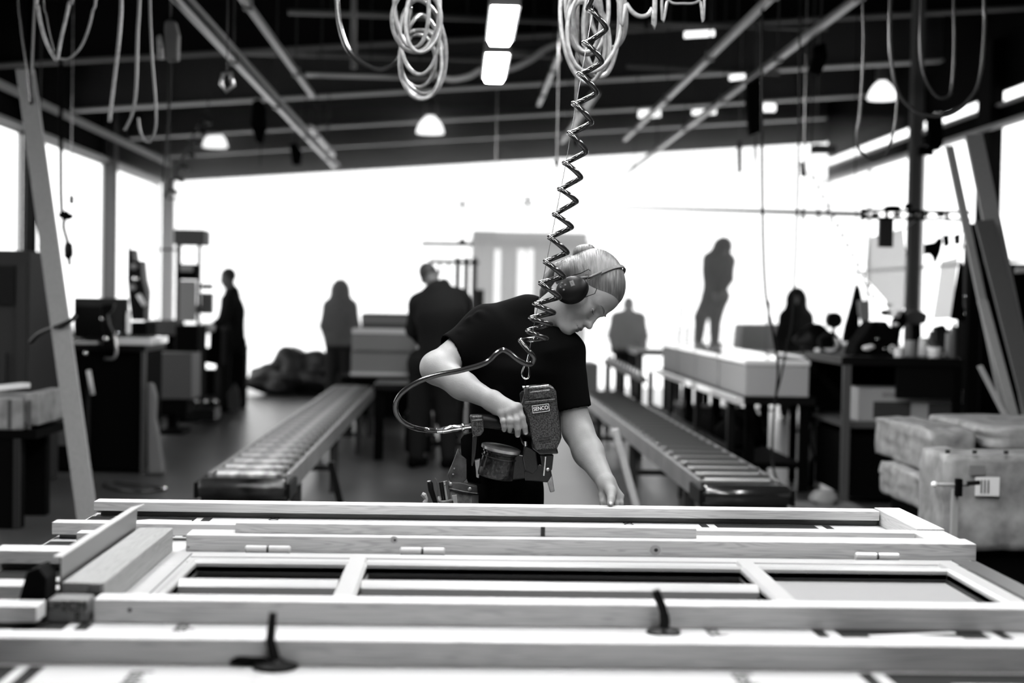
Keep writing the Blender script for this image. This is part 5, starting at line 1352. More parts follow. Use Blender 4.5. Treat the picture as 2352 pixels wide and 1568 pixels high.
t = thing('pallet_box', 'pale crate standing on the floor beyond the right roller conveyor', 'crate', (1.75, 17.3, 0))
MB().box((P(1345, 0, 17).x, 17, 0), (P(1392, 0, 17).x, 17.8, P(0, 812, 17).z)).build('body', M['lgrey'], t, bev=.01)
# stack under white film, on black table
tb_ = thing('stacking_table', 'black table with many legs under the film-covered crates on the right', 'table', (2.75, 13.2, 0))
X0, X1 = 2.22, 2.72
zt_ = P(1780, 912, 10.9).z
MB().box((X0, 10.9, zt_ - .06), (X1 + .05, 15.6, zt_)).build('table_top', M['black_semi'], tb_)
for y in (10.95, 12.4, 13.9, 15.4):
    for x in (X0 + .02, X1 - .05): MB().box((x, y, 0), (x + .07, y + .07, zt_ - .06)).build('leg', M['black'], tb_)
MB().box((X0 + .02, 11.0, .18), (X1 - .02, 15.4, .22)).build('shelf', M['black'], tb_)
ylist = [(10.92, 12.0), (12.12, 13.2), (13.3, 14.3), (14.4, 15.4)]
labs = ['nearest film-covered crate on the black table at the right', 'second film-covered crate from the front on the black table', 'third film-covered crate from the front on the black table', 'farthest film-covered crate on the black table']
for k, (y0, y1) in enumerate(ylist):
    t = thing('crate', labs[k], 'crate', ((X0 + X1) / 2, (y0 + y1) / 2, zt_ + .002), 'film-covered crates on the stacking table')
    MB().box((X0, y0, zt_ + .002), (X1, y1, zt_ + .24)).build('body', M['carton_pale'], t, bev=.008)
    MB().box((X0 - .01, y0 - .01, zt_ + .2405), (X1 + .01, y1 + .05, zt_ + .285)).build('film', M['sheen'], t, bev=.015)
# dark bundle and cans under the table: cable bag
one('cable_bag', MB().lump((2.35, 11.6, .42), (.18, .3, .16), 9, .2), M['black'], 'dark bag lying on the lower shelf under the film-covered crates', 'bag', smooth='all')
one('wooden_pallet', MB().box((2.2, 9.3, .002), (2.9, 10.3, .02)), M['lgrey_floor'], 'pale sheet of board lying on the floor right of the conveyor', 'board', bev=.003)
# workbench at the right
wb = thing('workbench', 'long black workbench with open shelf under the clutter at the right', 'workbench', (3.4, 11, 0))
xa, xb = P(1960, 0, 10.3).x, P(2235, 0, 10.3).x
zt_ = P(2100, 822, 10.3).z
MB().box((xa - .02, 10.3, zt_ - .06), (xb, 11.4, zt_)).build('bench_top', M['black_semi'], wb)
for x in (xa, xb - .06):
    for y in (10.3, 11.3): MB().box((x, y, 0), (x + .055, y + .05, zt_ - .06)).build('leg', M['dark_leg'] if y < 11 and x < 3.2 else M['black'], wb)
MB().box((xa, 11.36, .2), (xb, 11.39, zt_ - .06)).build('back_panel', M['black'], wb)
MB().box((xa + .4, 10.33, zt_ - .30), (xb - .06, 10.36, zt_ - .06)).build('drawer_front', M['black_semi'], wb)
zs_ = P(2080, 972, 10.3).z
MB().box((xa + .02, 10.32, zs_ - .04), (xb - .02, 11.3, zs_)).build('shelf', M['grey'], wb)
MB().box((xa + .06, 10.34, .05), (xb - .06, 11.3, zs_ - .1)).build('lower_cabinet', M['black'], wb)
for k, (x0, x1, yt, lab) in enumerate(((1995, 2100, 893, 'left one of two printed cartons on the shelf of the right workbench'), (2124, 2222, 898, 'right one of two printed cartons on the shelf of the right workbench'))):
    ct = thing('carton', lab, 'carton', (P((x0 + x1) / 2, 0, 10.45).x, 10.6, zs_ + .001), 'cartons on the workbench shelf')
    a = V3(P(x0, 0, 10.45).x, 10.45, zs_ + .001); b = P(x1, yt, 10.45)
    MB().box(a, (b.x, 10.8, b.z)).build('box', M['carton_pale'], ct, bev=.002)
    w = b.x - a.x; h = b.z - a.z
    MB().box((a.x + w * .27, 10.446, a.z + h * .08), (b.x - w * .06, 10.4495, a.z + h * .60)).build('printed_panel', M['carton_print'], ct)
    text_mesh('PASLODE' if False else 'SENCO', 'carton_lettering', M['carton_print'], ct, ((a.x + b.x) / 2 + w * .1, 10.4485, a.z + h * .80), (1, 0, 0), (0, 0, 1), .045, .0005)
t = thing('side_bench', 'pale-topped side bench joining the cluttered workbench on its left', 'bench', (2.9, 12.4, 0))
zb = P(1900, 815, 12).z
MB().box((P(1835, 0, 12).x, 11.6, zb - .09), (P(1955, 0, 12).x, 12.6, zb)).build('bench_top', M['sheen'], t, bev=.006)
for px in (1840, 1898, 1945): MB().box((P(px, 0, 11.7).x, 11.7, 0), (P(px, 0, 11.7).x + .05, 11.76, zb - .09)).build('leg', M['black'], t)
MB().box((P(1880, 0, 11.8).x, 11.8, .35), (P(1950, 0, 11.8).x, 12.5, .39)).build('shelf', M['lgrey'], t)
MB().box((P(1902, 0, 11.8).x, 11.85, .392), (P(1912, 0, 11.8).x, 12.2, .75)).build('divider', M['grey'], t)
# clutter on the right bench: every piece on its own
zt_ = P(2100, 822, 10.3).z
def jar(nm, lab, cat, px, py, r, Y, m, grp=None, taper=1.0, lid=None):
    c = V3(P(px, 0, Y).x, Y, zt_ + .001); top = P(px, py, Y).z
    t = thing(nm, lab, cat, c, grp)
    MB().tube([c, c + V3(0, 0, .004), V3(c.x, c.y, top - .004), V3(c.x, c.y, top)], [r * .96, r, r * taper, r * taper * .95], 16).build('body', M[m], t, smooth=True)
    if lid: MB().tube([V3(c.x, c.y, top + .0005), V3(c.x, c.y, top + .03)], r * taper * .6, 12).build('lid', M[lid], t, smooth=True)
    return t
jar('paint_can', 'squat pale can left of the other cans on the right workbench', 'can', 2112, 782, .046, 10.55, 'lgrey', 'cans on the right workbench')
jar('paint_can', 'taller pale can beside the leaning bottle on the right workbench', 'can', 2142, 776, .042, 10.75, 'white', 'cans on the right workbench', .8)
jar('paint_can', 'wide white tub in the middle of the can row on the right workbench', 'can', 2168, 798, .050, 10.5, 'white', 'cans on the right workbench', 1.1)
jar('spray_bottle', 'bright slim bottle nearest the black rack post', 'bottle', 2200, 765, .030, 10.6, 'lgrey', None, .8, 'dark')
jar('spray_bottle', 'slim pale bottle right against the black rack post', 'bottle', 2212, 750, .026, 10.42, 'grey', None, .8, 'white')
jar('mug', 'small white mug with a handle at the left of the can row', 'mug', 2086, 800, .036, 10.45, 'white')
mug_ = [o for o in COL.objects if o.name == 'mug'][0]; c = V3(P(2070, 0, 10.45).x, 10.45, zt_ + .06); MB().tube([c + V3(.02 * math.cos(a), 0, .025 * math.sin(a)) for a in [2 * PI * i / 14 for i in range(14)]], .006, 8, closed=True).build('mug_handle', M['white'], mug_, smooth='all')
mt = thing('bench_machine', 'black heap-like bench machine with levers on the right workbench', 'machine', (P(2020, 0, 10.8).x, 10.8, zt_ + .001))
MB().pxprism([(1960, 821), (1968, 790), (1985, 770), (1998, 748), (2010, 735), (2022, 748), (2035, 735), (2048, 752), (2062, 765), (2066, 790), (2072, 821)], 10.7, .3).build('body', M['black'], mt, bev=.02)
MB().pxprism([(2078, 728), (2090, 714), (2112, 712), (2132, 722), (2128, 742), (2104, 746), (2084, 742)], 10.8, .12).build('rounded_head', M['grey'], mt, bev=.015)
MB().tube([P(2105, 745, 10.85), P(2105, 821, 10.85)], .035, 12).build('column', M['black'], mt)
MB().pxprism([(2060, 735), (2078, 712), (2084, 740), (2070, 760), (2066, 790), (2056, 780)], 10.75, .15).build('lever', M['black'], mt, bev=.01)
for k, (x, y, r, m) in enumerate(((1992, 799, .03, 'white'), (2000, 796, .025, 'white'), (2016, 778, .012, 'chrome'), (2032, 800, .012, 'chrome'), (2035, 718, .035, 'grey'), (2041, 700, .02, 'white'), (2092, 706, .018, 'grey'), (2065, 790, .012, 'chrome'), (2058, 745, .02, 'white'))):
    MB().ball(P(x, y, 10.68), r, (1.3, 1, .7)).build('knob', M[m], mt, smooth='all')
one('glue_bottle', MB().tube([P(2140, 760, 10.6), P(2138, 785, 10.6), P(2150, 800, 10.6), P(2152, 821, 10.6) + V3(0, 0, .001)], [.014, .028, .04, .042], 14), M['grey'], 'leaning grey glue bottle between the cans', 'bottle', smooth=True)
one('power_tool', MB().pxprism([(2148, 752), (2170, 745), (2178, 760), (2176, 800), (2160, 821), (2150, 800)], 10.9, .08), M['dark'], 'dark grey tool standing behind the white tub', 'tool', bev=.01)
for k, (px0, px1, y0, y1, m, lab) in enumerate(((1880, 1925, 757, 770, 'white', 'white folded cloth lying on the far left end of the side bench'), (1925, 1950, 768, 790, 'lgrey', 'pale tool grip lying where the two right benches meet'))):
    a = P(px0, y1, 12.0); b = P(px1, y0, 12.0)
    one('cloth' if k == 0 else 'tool_grip', MB().box((a.x, 12.0, zb + .001), (b.x, 12.15, zb + .001 + (b.z - a.z))), M[m], lab, 'cloth' if k == 0 else 'tool', bev=.015)
one('dark_motor', MB().lump(V3(P(1900, 0, 12.2).x, 12.3, zb + .12), (.17, .12, .115), 21, .2), M['black_semi'], 'dark rounded motor on the side bench left of the clutter', 'motor', smooth='all')
# black rack with crossbar and hanging sheets
rk = thing('tool_rack', 'black steel rack with a crossbar over the right workbench', 'rack', (3.3, 10.2, 0))
MB().box((P(2240, 0, 10.2).x, 10.15, 0), (P(2266, 0, 10.2).x, 10.23, P(0, 468, 10.2).z)).build('post', M['black'], rk)
zu, zl = P(2100, 484, 10.2).z, P(2100, 503, 10.2).z
MB().box((P(1992, 0, 10.2).x, 10.17, zu - .012), (P(2240, 0, 10.2).x, 10.21, zu + .006)).build('crossbar', M['black'], rk)
MB().box((P(1992, 0, 10.2).x, 10.17, zl - .008), (P(2240, 0, 10.2).x, 10.21, zl + .008)).build('crossbar', M['black'], rk)
MB().box((P(1990, 0, 10.2).x, 10.17, zl - .02), (P(1994, 0, 10.2).x, 10.21, zu + .006)).build('end_stop', M['black'], rk)
for px in (2046, 2130, 2185): MB().box((P(px, 0, 10.2).x - .012, 10.16, zl), (P(px, 0, 10.2).x + .012, 10.169, zu)).build('spacer', M['black'], rk)
for px in (2010, 2060, 2094, 2128, 2160): MB().ball(P(px, 493, 10.17), .022, (1.6 if px != 2128 else .8, .6, .8)).build('reflector', M['chrome'], rk, smooth='all')
MB().box((P(2032, 0, 10.2).x, 10.18, P(0, 527, 10.2).z), (P(2064, 0, 10.2).x, 10.22, zl - .008)).build('switch_box', M['dark'], rk)
MB().lump(P(2050, 477, 10.2), (.07, .03, .02), 4, .2, 2).build('clip_bundle', M['black'], rk, smooth='all')
MB().lump(P(2086, 474, 10.2), (.03, .02, .02), 5, .2, 2).build('clip_bundle', M['black'], rk, smooth='all')
def hung(nm, lab, cat, pts, Y, m, dep=.02, bev=.004):
    i = min(range(len(pts)), key=lambda k: pts[k][1]); c = P(pts[i][0], pts[i][1], Y)
    t = thing(nm, lab, cat, c)
    MB().pxprism(pts, Y, dep).build(nm.split('_')[-1] + '_body', M[m], t, bev=bev)
    x = min(max(c.x, P(1996, 0, 10.2).x), P(2236, 0, 10.2).x)
    MB().tube([c + V3(0, .005, -.01), V3(x, 10.2, zl - .004)], .003, 6).build('hook_wire', M['steel'], t)
    return t
hung('hanging_sheet', 'wide translucent sheet hanging left of the wall post', 'sheet', [(2001, 545), (2075, 525), (2078, 560), (2086, 600), (2080, 700), (2066, 730), (2044, 728), (2036, 690), (1992, 640), (1991, 600)], 10.5, 'film_thin')
hung('hanging_sheet', 'narrow white sheet hanging right of the wall post', 'sheet', [(2163, 600), (2202, 590), (2196, 640), (2186, 730), (2144, 732), (2152, 680)], 10.45, 'film')
hung('hanging_strap', 'black pointed strap hanging against the rack post', 'strap', [(2205, 600), (2210, 600), (2216, 700), (2226, 740), (2184, 732), (2192, 680)], 10.4, 'black')
strap_ = hung('hanging_strap', 'grey webbing strap with bright buckles nearest the black post', 'strap', [(2216, 560), (2222, 560), (2230, 720), (2224, 735), (2214, 700)], 10.35, 'grey')
hung('hand_tool', 'dark pistol-shaped tool hanging between the wall post and the white sheet', 'hand tool', [(2127, 560), (2150, 556), (2160, 545), (2166, 552), (2160, 580), (2150, 604), (2146, 590), (2140, 583), (2127, 584)], 10.4, 'black', .05)
hung('hand_tool', 'small dark hook tool hanging above the narrow white sheet', 'hand tool', [(2168, 540), (2180, 538), (2182, 562), (2172, 568)], 10.4, 'black', .04)
hung('hand_tool', 'second small dark tool hanging close to the black post', 'hand tool', [(2194, 540), (2206, 536), (2206, 560), (2196, 562)], 10.4, 'black_semi', .04)
for x, y, r in ((2215, 566, .012), (2217, 680, .012), (2219, 700, .010), (2218, 720, .012)): MB().ball(P(x, y, 10.34), r).build('buckle', M['chrome'], strap_, smooth='all')
# dark pointed jacket and cable clutter beside it
t = thing('hanging_jacket', 'black jacket hanging to a point beside the side bench', 'jacket', P(1960, 790, 12.8))
MB().pxprism([(1971, 649), (1978, 665), (1985, 700), (1976, 715), (1975, 750), (1984, 785), (1938, 785), (1944, 750), (1958, 700), (1966, 665)], 12.8, .1).build('jacket_body', M['black'], t, bev=.02)
MB().pxprism([(1972, 690), (1998, 690), (1999, 730), (1992, 757), (1982, 740), (1974, 720)], 12.7, .06).build('lining', M['lgrey'], t, bev=.01)
MB().tube([P(1971, 650, 12.83), V3(P(1971, 0, 12.83).x, 12.83, 3.0), V3(P(1971, 0, 12.83).x, 12.83, zroof(3.6) - .004)], .004, 6).build('hanging_wire', M['black'], t)
# grey post of the right wall line, nearer than the windows
one('grey_post', MB().box((P(2104, 0, 13.5).x, 13.5, 0), (P(2127, 0, 13.5).x, 13.62, zroof(4.2) - .01)), M['column'], 'grey steel post standing behind the right workbench', 'post', bev=.004)
t = thing('post_clamp', 'black clamp assembly fixed high on the grey steel post', 'clamp', P(2150, 350, 13.3))
MB().pxprism([(2134, 268), (2166, 262), (2168, 330), (2158, 345), (2136, 340)], 13.38, .1).build('clamp_body', M['black'], t, bev=.01)
MB().box((P(2118, 0, 13.5).x, 13.44, P(0, 310, 13.5).z), (P(2150, 0, 13.5).x, 13.503, P(0, 290, 13.5).z)).build('arm', M['black'], t)
MB().ball(P(2153, 261, 13.34), .035).build('reflector', M['chrome'], t, smooth='all')
# boards leaning at the far right
def leaner(lab, p0, p1, w, y0, y1, m='pine_lean', th=.03, nm='leaning_board'):
    a = P(*p0, y0); b = P(*p1, y1)
    if p1[1] >= 1180: b.z = .003
    d = (a - b).normalized(); n = d.cross(Vector((0, 1, 0))).normalized()
    mb = MB().prism([b - n * w / 2 + V3(0, 0, .008), b + n * w / 2 + V3(0, 0, .008), a + n * w / 2, a - n * w / 2], (0, th, 0))
    return one(nm, mb, M[m], lab, 'board', 'boards leaning at the right', bev=.003)
leaner('broad pale board with its top end just under the right luminaire line', (2238, 308), (2440, 1250), .115, 9.2, 8.3)
leaner('narrow pale board leaning left of the broad boards at the right', (2182, 335), (2372, 1262), .055, 9.6, 8.9, 'lgrey_lean')
leaner('long dark grey board crossing behind the rack post at the right edge', (2262, 505), (2462, 1290), .12, 8.9, 8.1, 'dark_lean')
leaner('short pale board leaning behind the paper-wrapped bales', (2258, 690), (2330, 960), .06, 8.9, 8.7, 'lgrey_lean')
leaner('thin pale batten beside the short pale board', (2252, 840), (2312, 960), .03, 8.8, 8.65, 'lgrey_lean')
# paper-wrapped bales, lower right
M['label'] = mat('printed_label', .6, .5)
tr_ = thing('bale_trolley', 'black trolley under the paper-wrapped bales in the lower right corner', 'trolley', (3.0, 7.6, 0))
MB().box((2.38, 7.06, .0), (3.5, 7.68, .44)).build('trolley_frame', M['black'], tr_, bev=.01)
MB().box((2.40, 6.62, .0), (3.6, 6.92, .31)).build('trolley_front', M['black'], tr_, bev=.01)
MB().box((2.85, 7.1, .441), (3.5, 7.66, .74)).build('riser', M['black'], tr_, bev=.01)
def bale(lab, x0, x1, y0, y1, z0, z1, seed):
    b = MB(); bmesh.ops.create_cube(b.bm, size=1)
    bmesh.ops.subdivide_edges(b.bm, edges=b.bm.edges[:], cuts=11, use_grid_fill=True)
    from mathutils import noise
    for v in b.bm.verts:
        c = v.co * 2
        k = 1 - .06 * (max(0, abs(c.x) - .75) + max(0, abs(c.y) - .75) + max(0, abs(c.z) - .7))
        w = noise.noise(Vector((c.x * 2.5 + seed, c.y * 2.5, c.z * 2.5))) * .012
        v.co = Vector(((x0 + x1) / 2 + c.x * (x1 - x0) / 2 * k + w, (y0 + y1) / 2 + c.y * (y1 - y0) / 2 * k + w, max(z0, (z0 + z1) / 2 + c.z * (z1 - z0) / 2 * k + w)))
    t = thing('paper_bale', lab, 'bale', ((x0 + x1) / 2, (y0 + y1) / 2, z0), 'paper-wrapped bales')
    b.build('wrapping', M['wrap'], t, smooth='all')
    return t
def wx(px, Y): return P(px, 0, Y).x
def wz(py, Y): return P(2200, py, Y).z
t = bale('small paper-wrapped bale on the upper left of the bale stack, below the cartons', 2.37, 2.62, 7.05, 8.0, .618, .835, 1)
for k in range(5): MB().box((2.43, 7.30 + .10 * k, .8335), (2.58, 7.34 + .10 * k, .8345)).build('printed_line', M['wrap_dark'], t)
MB().box((2.45, 7.043, .67), (2.57, 7.046, .69)).build('printed_line', M['wrap_dark'], t)
t = bale('long paper-wrapped bale on top of the stack, running out of the right edge', 2.635, 3.6, 6.97, 7.9, .745, .86, 2)
for k in range(5): MB().box((2.72 + .19 * k, 7.1, .856), (2.80 + .19 * k, 7.7, .8585)).build('printed_patch', M['wrap_dark'], t)
t = bale('lower paper-wrapped bale at the left of the stack with sloping strap', 2.31, 2.78, 7.0, 7.70, .442, .612, 4)
MB().box((2.315, 6.985, .46), (2.41, 6.99, .60)).build('printed_band', M['wrap_dark'], t)
for k in range(3): MB().box((2.32, 6.981, .48 + .04 * k), (2.40, 6.984, .485 + .04 * k)).build('printed_line', M['grey'], t)
MB().bar((2.31, 6.98, .605), (2.78, 6.98, .60), .004, .012).build('strap', M['grey'], t)
t = bale('front paper-wrapped bale with white address label, cut by the right edge', wx(2188, 6.6), wx(2520, 6.6), 6.55, 6.93, .312, wz(1040, 6.6), 8)
MB().box((wx(2278, 6.5), 6.535, wz(1136, 6.56)), (wx(2334, 6.5), 6.540, wz(1093, 6.56))).build('address_label', M['label'], t)
for k in range(3): MB().box((wx(2290 + 8 * k, 6.5), 6.531, wz(1130, 6.56)), (wx(2293 + 8 * k, 6.5), 6.5345, wz(1100, 6.56))).build('label_print', M['carton_print'], t)
MB().box((wx(2264, 6.5), 6.538, wz(1088, 6.57)), (wx(2300, 6.5), 6.543, wz(1066, 6.57))).build('printed_patch', M['wrap_dark'], t)
for k, px in enumerate((2190, 2252, 2324)): MB().box((wx(px, 6.6), 6.538, wz(1034 + 4, 6.6)), (wx(px + 10, 6.6), 6.543, wz(1026 + 4, 6.6))).build('printed_mark', M['ink'], t)
cl = thing('bar_clamp', 'bar clamp with pale sliding rod standing before the paper bales', 'clamp', (wx(2228, 6.3), 6.25, 0))
MB().box((wx(2220, 6.2), 6.2, 0), (wx(2233, 6.2), 6.23, wz(1125, 6.2))).build('upright', M['lgrey'], cl)
MB().tube([P(2147, 1112, 6.2), P(2225, 1113, 6.2)], .008, 10).build('sliding_rod', M['lgrey'], cl, smooth='all')
MB().ball(P(2146, 1112, 6.2), .014).build('rod_tip', M['white'], cl, smooth='all')
MB().box((wx(2222, 6.2), 6.17, wz(1138, 6.2)), (wx(2237, 6.2), 6.2, wz(1098, 6.2))).build('clamp_jaw', M['black'], cl, bev=.004)
MB().tube([P(2222, 1110, 6.18), P(2250, 1108, 6.18)], .010, 8).build('spindle', M['black_semi'], cl)
# pale bags and loose cables by the right bench
one('hanging_bag', MB().pxprism([(1852, 933), (1880, 932), (1884, 960), (1882, 1124), (1862, 1128), (1846, 1122), (1849, 1000)], 11.3, .08), M['wrap_dark'], 'long pale bag hanging between the black legs right of the film-covered crates', 'bag', bev=.02)
def cable(lab, pts, r=.009, m='black_semi', nm='power_cable', cat='cable'):
    return one(nm, MB().tube(smooth_path(pts, 6), r, 8), M[m], lab, cat, smooth='all')
cable('long dark cable dropping from the ceiling past the film-covered crates to the floor', [P(1752, -260, 9.4), P(1750, 300, 9.4), P(1756, 640, 9.4), P(1775, 760, 9.4), P(1787, 850, 9.4), P(1777, 960, 9.4), P(1774, 1050, 9.4), P(1786, 1105, 9.3), Zp(1820, 1150, .012), Zp(1860, 1158, .012), Zp(1905, 1140, .012), Zp(1935, 1105, .012)])
cable('thinner cable hanging close beside the long one in front of the film', [P(1838, -200, 9.6), P(1835, 300, 9.6), P(1822, 700, 9.6), P(1808, 790, 9.6), P(1795, 860, 9.6), P(1782, 910, 9.6)], .007)
cable('looped cable hanging from the side bench between the black legs', [P(1905, 820, 11.5), P(1898, 900, 11.4), P(1862, 990, 11.3), P(1868, 1040, 11.3), P(1885, 1075, 11.3), P(1915, 1045, 11.2), P(1930, 1000, 11.2), P(1938, 860, 11.4)], .010)
one('paper_scrap', MB().lump((P(1915, 0, 10.2).x, 10.15, .06), (.10, .06, .055), 31, .35, 2), M['lgrey'], 'crumpled pale paper on the floor left of the workbench leg', 'paper', smooth='all')
one('dark_cabinet', MB().box((P(2275, 0, 11.8).x, 11.8, 0), (P(2420, 0, 11.8).x, 12.4, P(0, 560, 11.8).z)), M['black'], 'tall black cabinet standing behind the leaning boards at the right', 'cabinet', bev=.01)
one('bright_handle', MB().bar(P(2332, 621, 11.75), P(2372, 619, 11.75), .03, .05), M['white'], 'bright pale handle on the black cabinet at the right edge', 'handle', bev=.01)

# more of the clutter behind the conveyors on the right
for k, (px, y0, y1, Y, lab) in enumerate(((1587, 640, 800, 19.6, 'thin dark stand rising from the floor left of the standing figure'), (1566, 700, 800, 19.4, 'short dark stand beside the thin one'), (1768, 690, 800, 19.6, 'thin pole standing between the tray and the dark hooded worker'))):
    c = P(px, 0, Y); t = thing('light_stand', lab, 'stand', (c.x, Y, 0), 'thin stands behind the right tables')
    MB().tube([V3(c.x, Y, .02), P(px, y0, Y)], .018, 8).build('pole', M['haze_grey'], t, smooth='all')
    MB().box((c.x - .16, Y - .16, 0), (c.x + .16, Y + .16, .02)).build('foot', M['dark'], t)
one('tool_crate', MB().box((2.24, 12.5, .2205), (2.66, 13.2, .46)), M['black'], 'black crate on the lower shelf below the third film-covered crate', 'crate', bev=.01)
one('parts_bin', MB().prism([V3(2.26, 14.1, .2205), V3(2.64, 14.1, .2205), V3(2.70, 14.1, .42), V3(2.23, 14.1, .42)], (0, .5, 0)), M['dark'], 'dark flared parts bin on the lower shelf towards the far end', 'bin', bev=.006)
c = P(1895, 790, 12.1)
one('coiled_cable', MB().tube([V3(c.x + .09 * math.cos(a) , 11.95 + .02 * math.sin(3 * a), zb + .10 + .085 * math.sin(a)) for a in [2 * PI * i / 20 for i in range(20)]], .014, 8, closed=True), M['black_semi'], 'black coiled cable standing on the front edge of the side bench', 'cable', smooth='all')
t = thing('desk_fan', 'small dark round fan head among the clutter above the side bench', 'fan', V3(P(1915, 0, 12.35).x, 12.35, zb + .001))
c = P(1915, 735, 12.35)
MB().tube([V3(c.x, 12.35, zb + .001), c], .015, 8).build('stem', M['black'], t)
MB().tube([c + V3(0, -.04, 0), c + V3(0, .04, 0)], .07, 16).build('fan_cage', M['black_semi'], t, smooth=True)
# ------------------------------------------------------------------ ceiling: luminaires, rails, pipes
def luminaire(x, y, z, label, grp):
    t = thing('fluorescent_luminaire', label, 'ceiling lamp', (x, y, z + .18), grp)
    w = .10
    MB().prism([(x - w, y - .62, z + .035), (x + w, y - .62, z + .035), (x + w, y - .62, z + .14), (x + w * .7, y - .62, z + .18), (x - w * .7, y - .62, z + .18), (x - w, y - .62, z + .14)], (0, 1.24, 0)).build('housing', M['grey'], t)
    MB().prism([(x - w * .98, y - .60, z + .058), (x + w * .98, y - .60, z + .058), (x + w * .65, y - .60, z), (x - w * .65, y - .60, z)], (0, 1.20, 0)).build('diffuser', M['lamp_white'], t)
    for s in (-.4, .4): MB().cone((x, y + s, z + .18), (x, y + s, zroof(x) - .004), .006, n=6).build('suspension_rod', M['dark'], t)
    return t
LX = .258
for i, y in enumerate((9.68, 11.42)):
    luminaire(LX, y, 3.28, ['large glowing luminaire hanging at the top centre', 'smaller glowing luminaire hanging just behind and below the top-centre one'][i], None)
for x in (-1.2, LX, 1.75):  # unseen lamps added to brighten the table; middle row continues the visible one
    for y in (8.0, 6.4, 4.8, 3.2, 1.7):
        if x != LX and (y > 6.2 or y < 2): continue
        luminaire(x, y, 3.28 if y > 7 else 3.05, 'unseen luminaire added above the picture, %s row, %s from the camera' % ({-1.2: 'left', LX: 'middle', 1.75: 'right'}[x], {8.0: 'farthest', 6.4: 'fourth', 4.8: 'third', 3.2: 'second', 1.7: 'nearest'}[y]), 'luminaires added over the near work area')

# ---- suspended tool rails running down the hall, and cross pipes
def hall_rail(label, x, z, y0, y1, double=False, hangers=None):
    t = thing('tool_rail', label, 'ceiling rail', (x, (y0 + y1) / 2, z))
    MB().box((x - .022, y0, z), (x + .022, y1, z + .05)).build('rail', M['rail'], t, bev=.004)
    if double: MB().box((x + .05, y0, z + .03), (x + .07, y1, z + .06)).build('cable_tray', M['rail_dark'], t)
    n = max(2, int((y1 - y0) / 2.2))
    for k in range(n):
        y = y0 + (y1 - y0) * (k + .5) / n
        MB().cone((x, y, z + .05), (x, y, zroof(x) - .004), .006, n=6).build('hanger', M['dark'], t)
        MB().box((x - .03, y - .05, z - .01), (x + .03, y + .05, z + .065)).build('joint_clip', M['rail_dark'], t)
    return t
RZ = 3.25
def rx(px, py, z): # the hall-long line through that pixel at height z
    return Zp(px, py, z).x
x1, x2, x3, x4 = rx(620, 232, 3.15), rx(636, 112, 3.4), rx(1650, 118, 3.4), rx(1880, 70, 3.4)
hall_rail('long bright tool rail crossing the dark ceiling at the upper left', x1, 3.15, 4.5, Zp(768, 388, 3.15).y, True)
hall_rail('shorter tool rail right of the long one at the upper left', x2, 3.4, 5.5, Zp(718, 225, 3.4).y)
hall_rail('long tool rail slanting down from the upper right towards the middle', x3, 3.4, 5.5, 17.2)
hall_rail('outer tool rail nearest the upper right corner', x4, 3.4, 5.5, 21.8, True)
hall_rail('stub of tool rail hanging between luminaires and spiral hose', rx(1262, 185, 3.6), 3.6, Zp(1281, 132, 3.6).y, Zp(1240, 244, 3.6).y)
hall_rail('stub of tool rail seen behind the spiral hose', rx(1330, 270, 3.4), 3.4, Zp(1366, 222, 3.4).y, Zp(1290, 330, 3.4).y, True)
hall_rail('short bright rail end beside the long left rail', rx(740, 330, 3.1), 3.1, Zp(706, 297, 3.1).y, Zp(768, 360, 3.1).y)
def cross_pipe(label, pa, pb, Y, r=.028, m='pipe'):
    a, b = P(*pa, Y), P(*pb, Y)
    t = thing('ceiling_pipe', label, 'pipe', (a + b) / 2, 'pipes crossing under the roof')
    MB().tube([a, b], r, 10).build('pipe', M[m], t, smooth='all')
    for f in (.12, .5, .88):
        c = a.lerp(b, f); MB().cone((c.x, c.y, c.z), (c.x, c.y, zroof(c.x) - .004), .006, n=6).build('hanger', M['dark'], t)
cross_pipe('topmost pipe crossing the dark ceiling', (662, 27), (1480, 55), 12.4)
cross_pipe('pipe crossing behind the long left rail', (500, 118), (1110, 134), 14.9, .036)
cross_pipe('thin bright pipe under the second roof beam', (702, 172), (1000, 180), 13.4, .022, 'flange_pipe')
cross_pipe('dim pipe at the upper right beyond the spiral hose', (1490, 54), (1900, 66), 12.8, .02)
cross_pipe('short bright pipe to the right of the smaller luminaire', (1160, 118), (1290, 124), 14.0, .05)
cross_pipe('pipe crossing right of the spiral hose', (1440, 152), (1790, 168), 14.2, .022)
a = P(812, -60, 11.9); b = P(812, 157, 11.9)
one('drop_pipe', MB().tube([V3(a.x, a.y, zroof(a.x) - .004), b], .026, 10), M['pipe'], 'grey vertical drop pipe left of the hanging hose coils', 'pipe', smooth='all')
def tube_light(label, pa, pb, Y, r=.05):
    a, b = P(*pa, Y), P(*pb, Y)
    t = thing('tube_light', label, 'ceiling lamp', (a + b) / 2, 'lit tubes below the far roof')
    MB().tube([a, b], r, 10).build('tube', M['tube_glow'], t, smooth='all')
    for c in (a, b): MB().cone((c.x, c.y, c.z), (c.x, c.y, zroof(c.x) - .004), .006, n=6).build('hanger', M['dark'], t)
M['tube_glow'] = emit('tube_glow', 1.6)
tube_light('lit tube high at the right, left of the crossing rail', (1572, 80), (1640, 76), 13.0, .03)
tube_light('lit tube just right of the spiral hose', (1467, 262), (1516, 260), 19, .05)
tube_light('lit tube further right of the spiral hose', (1590, 258), (1644, 256), 19, .035)
tube_light('small lit tube between the two right rails', (1676, 179), (1710, 175), 15.5, .03)
tube_light('lit tube under the outer right rail', (1752, 247), (1780, 247), 17.4, .05)
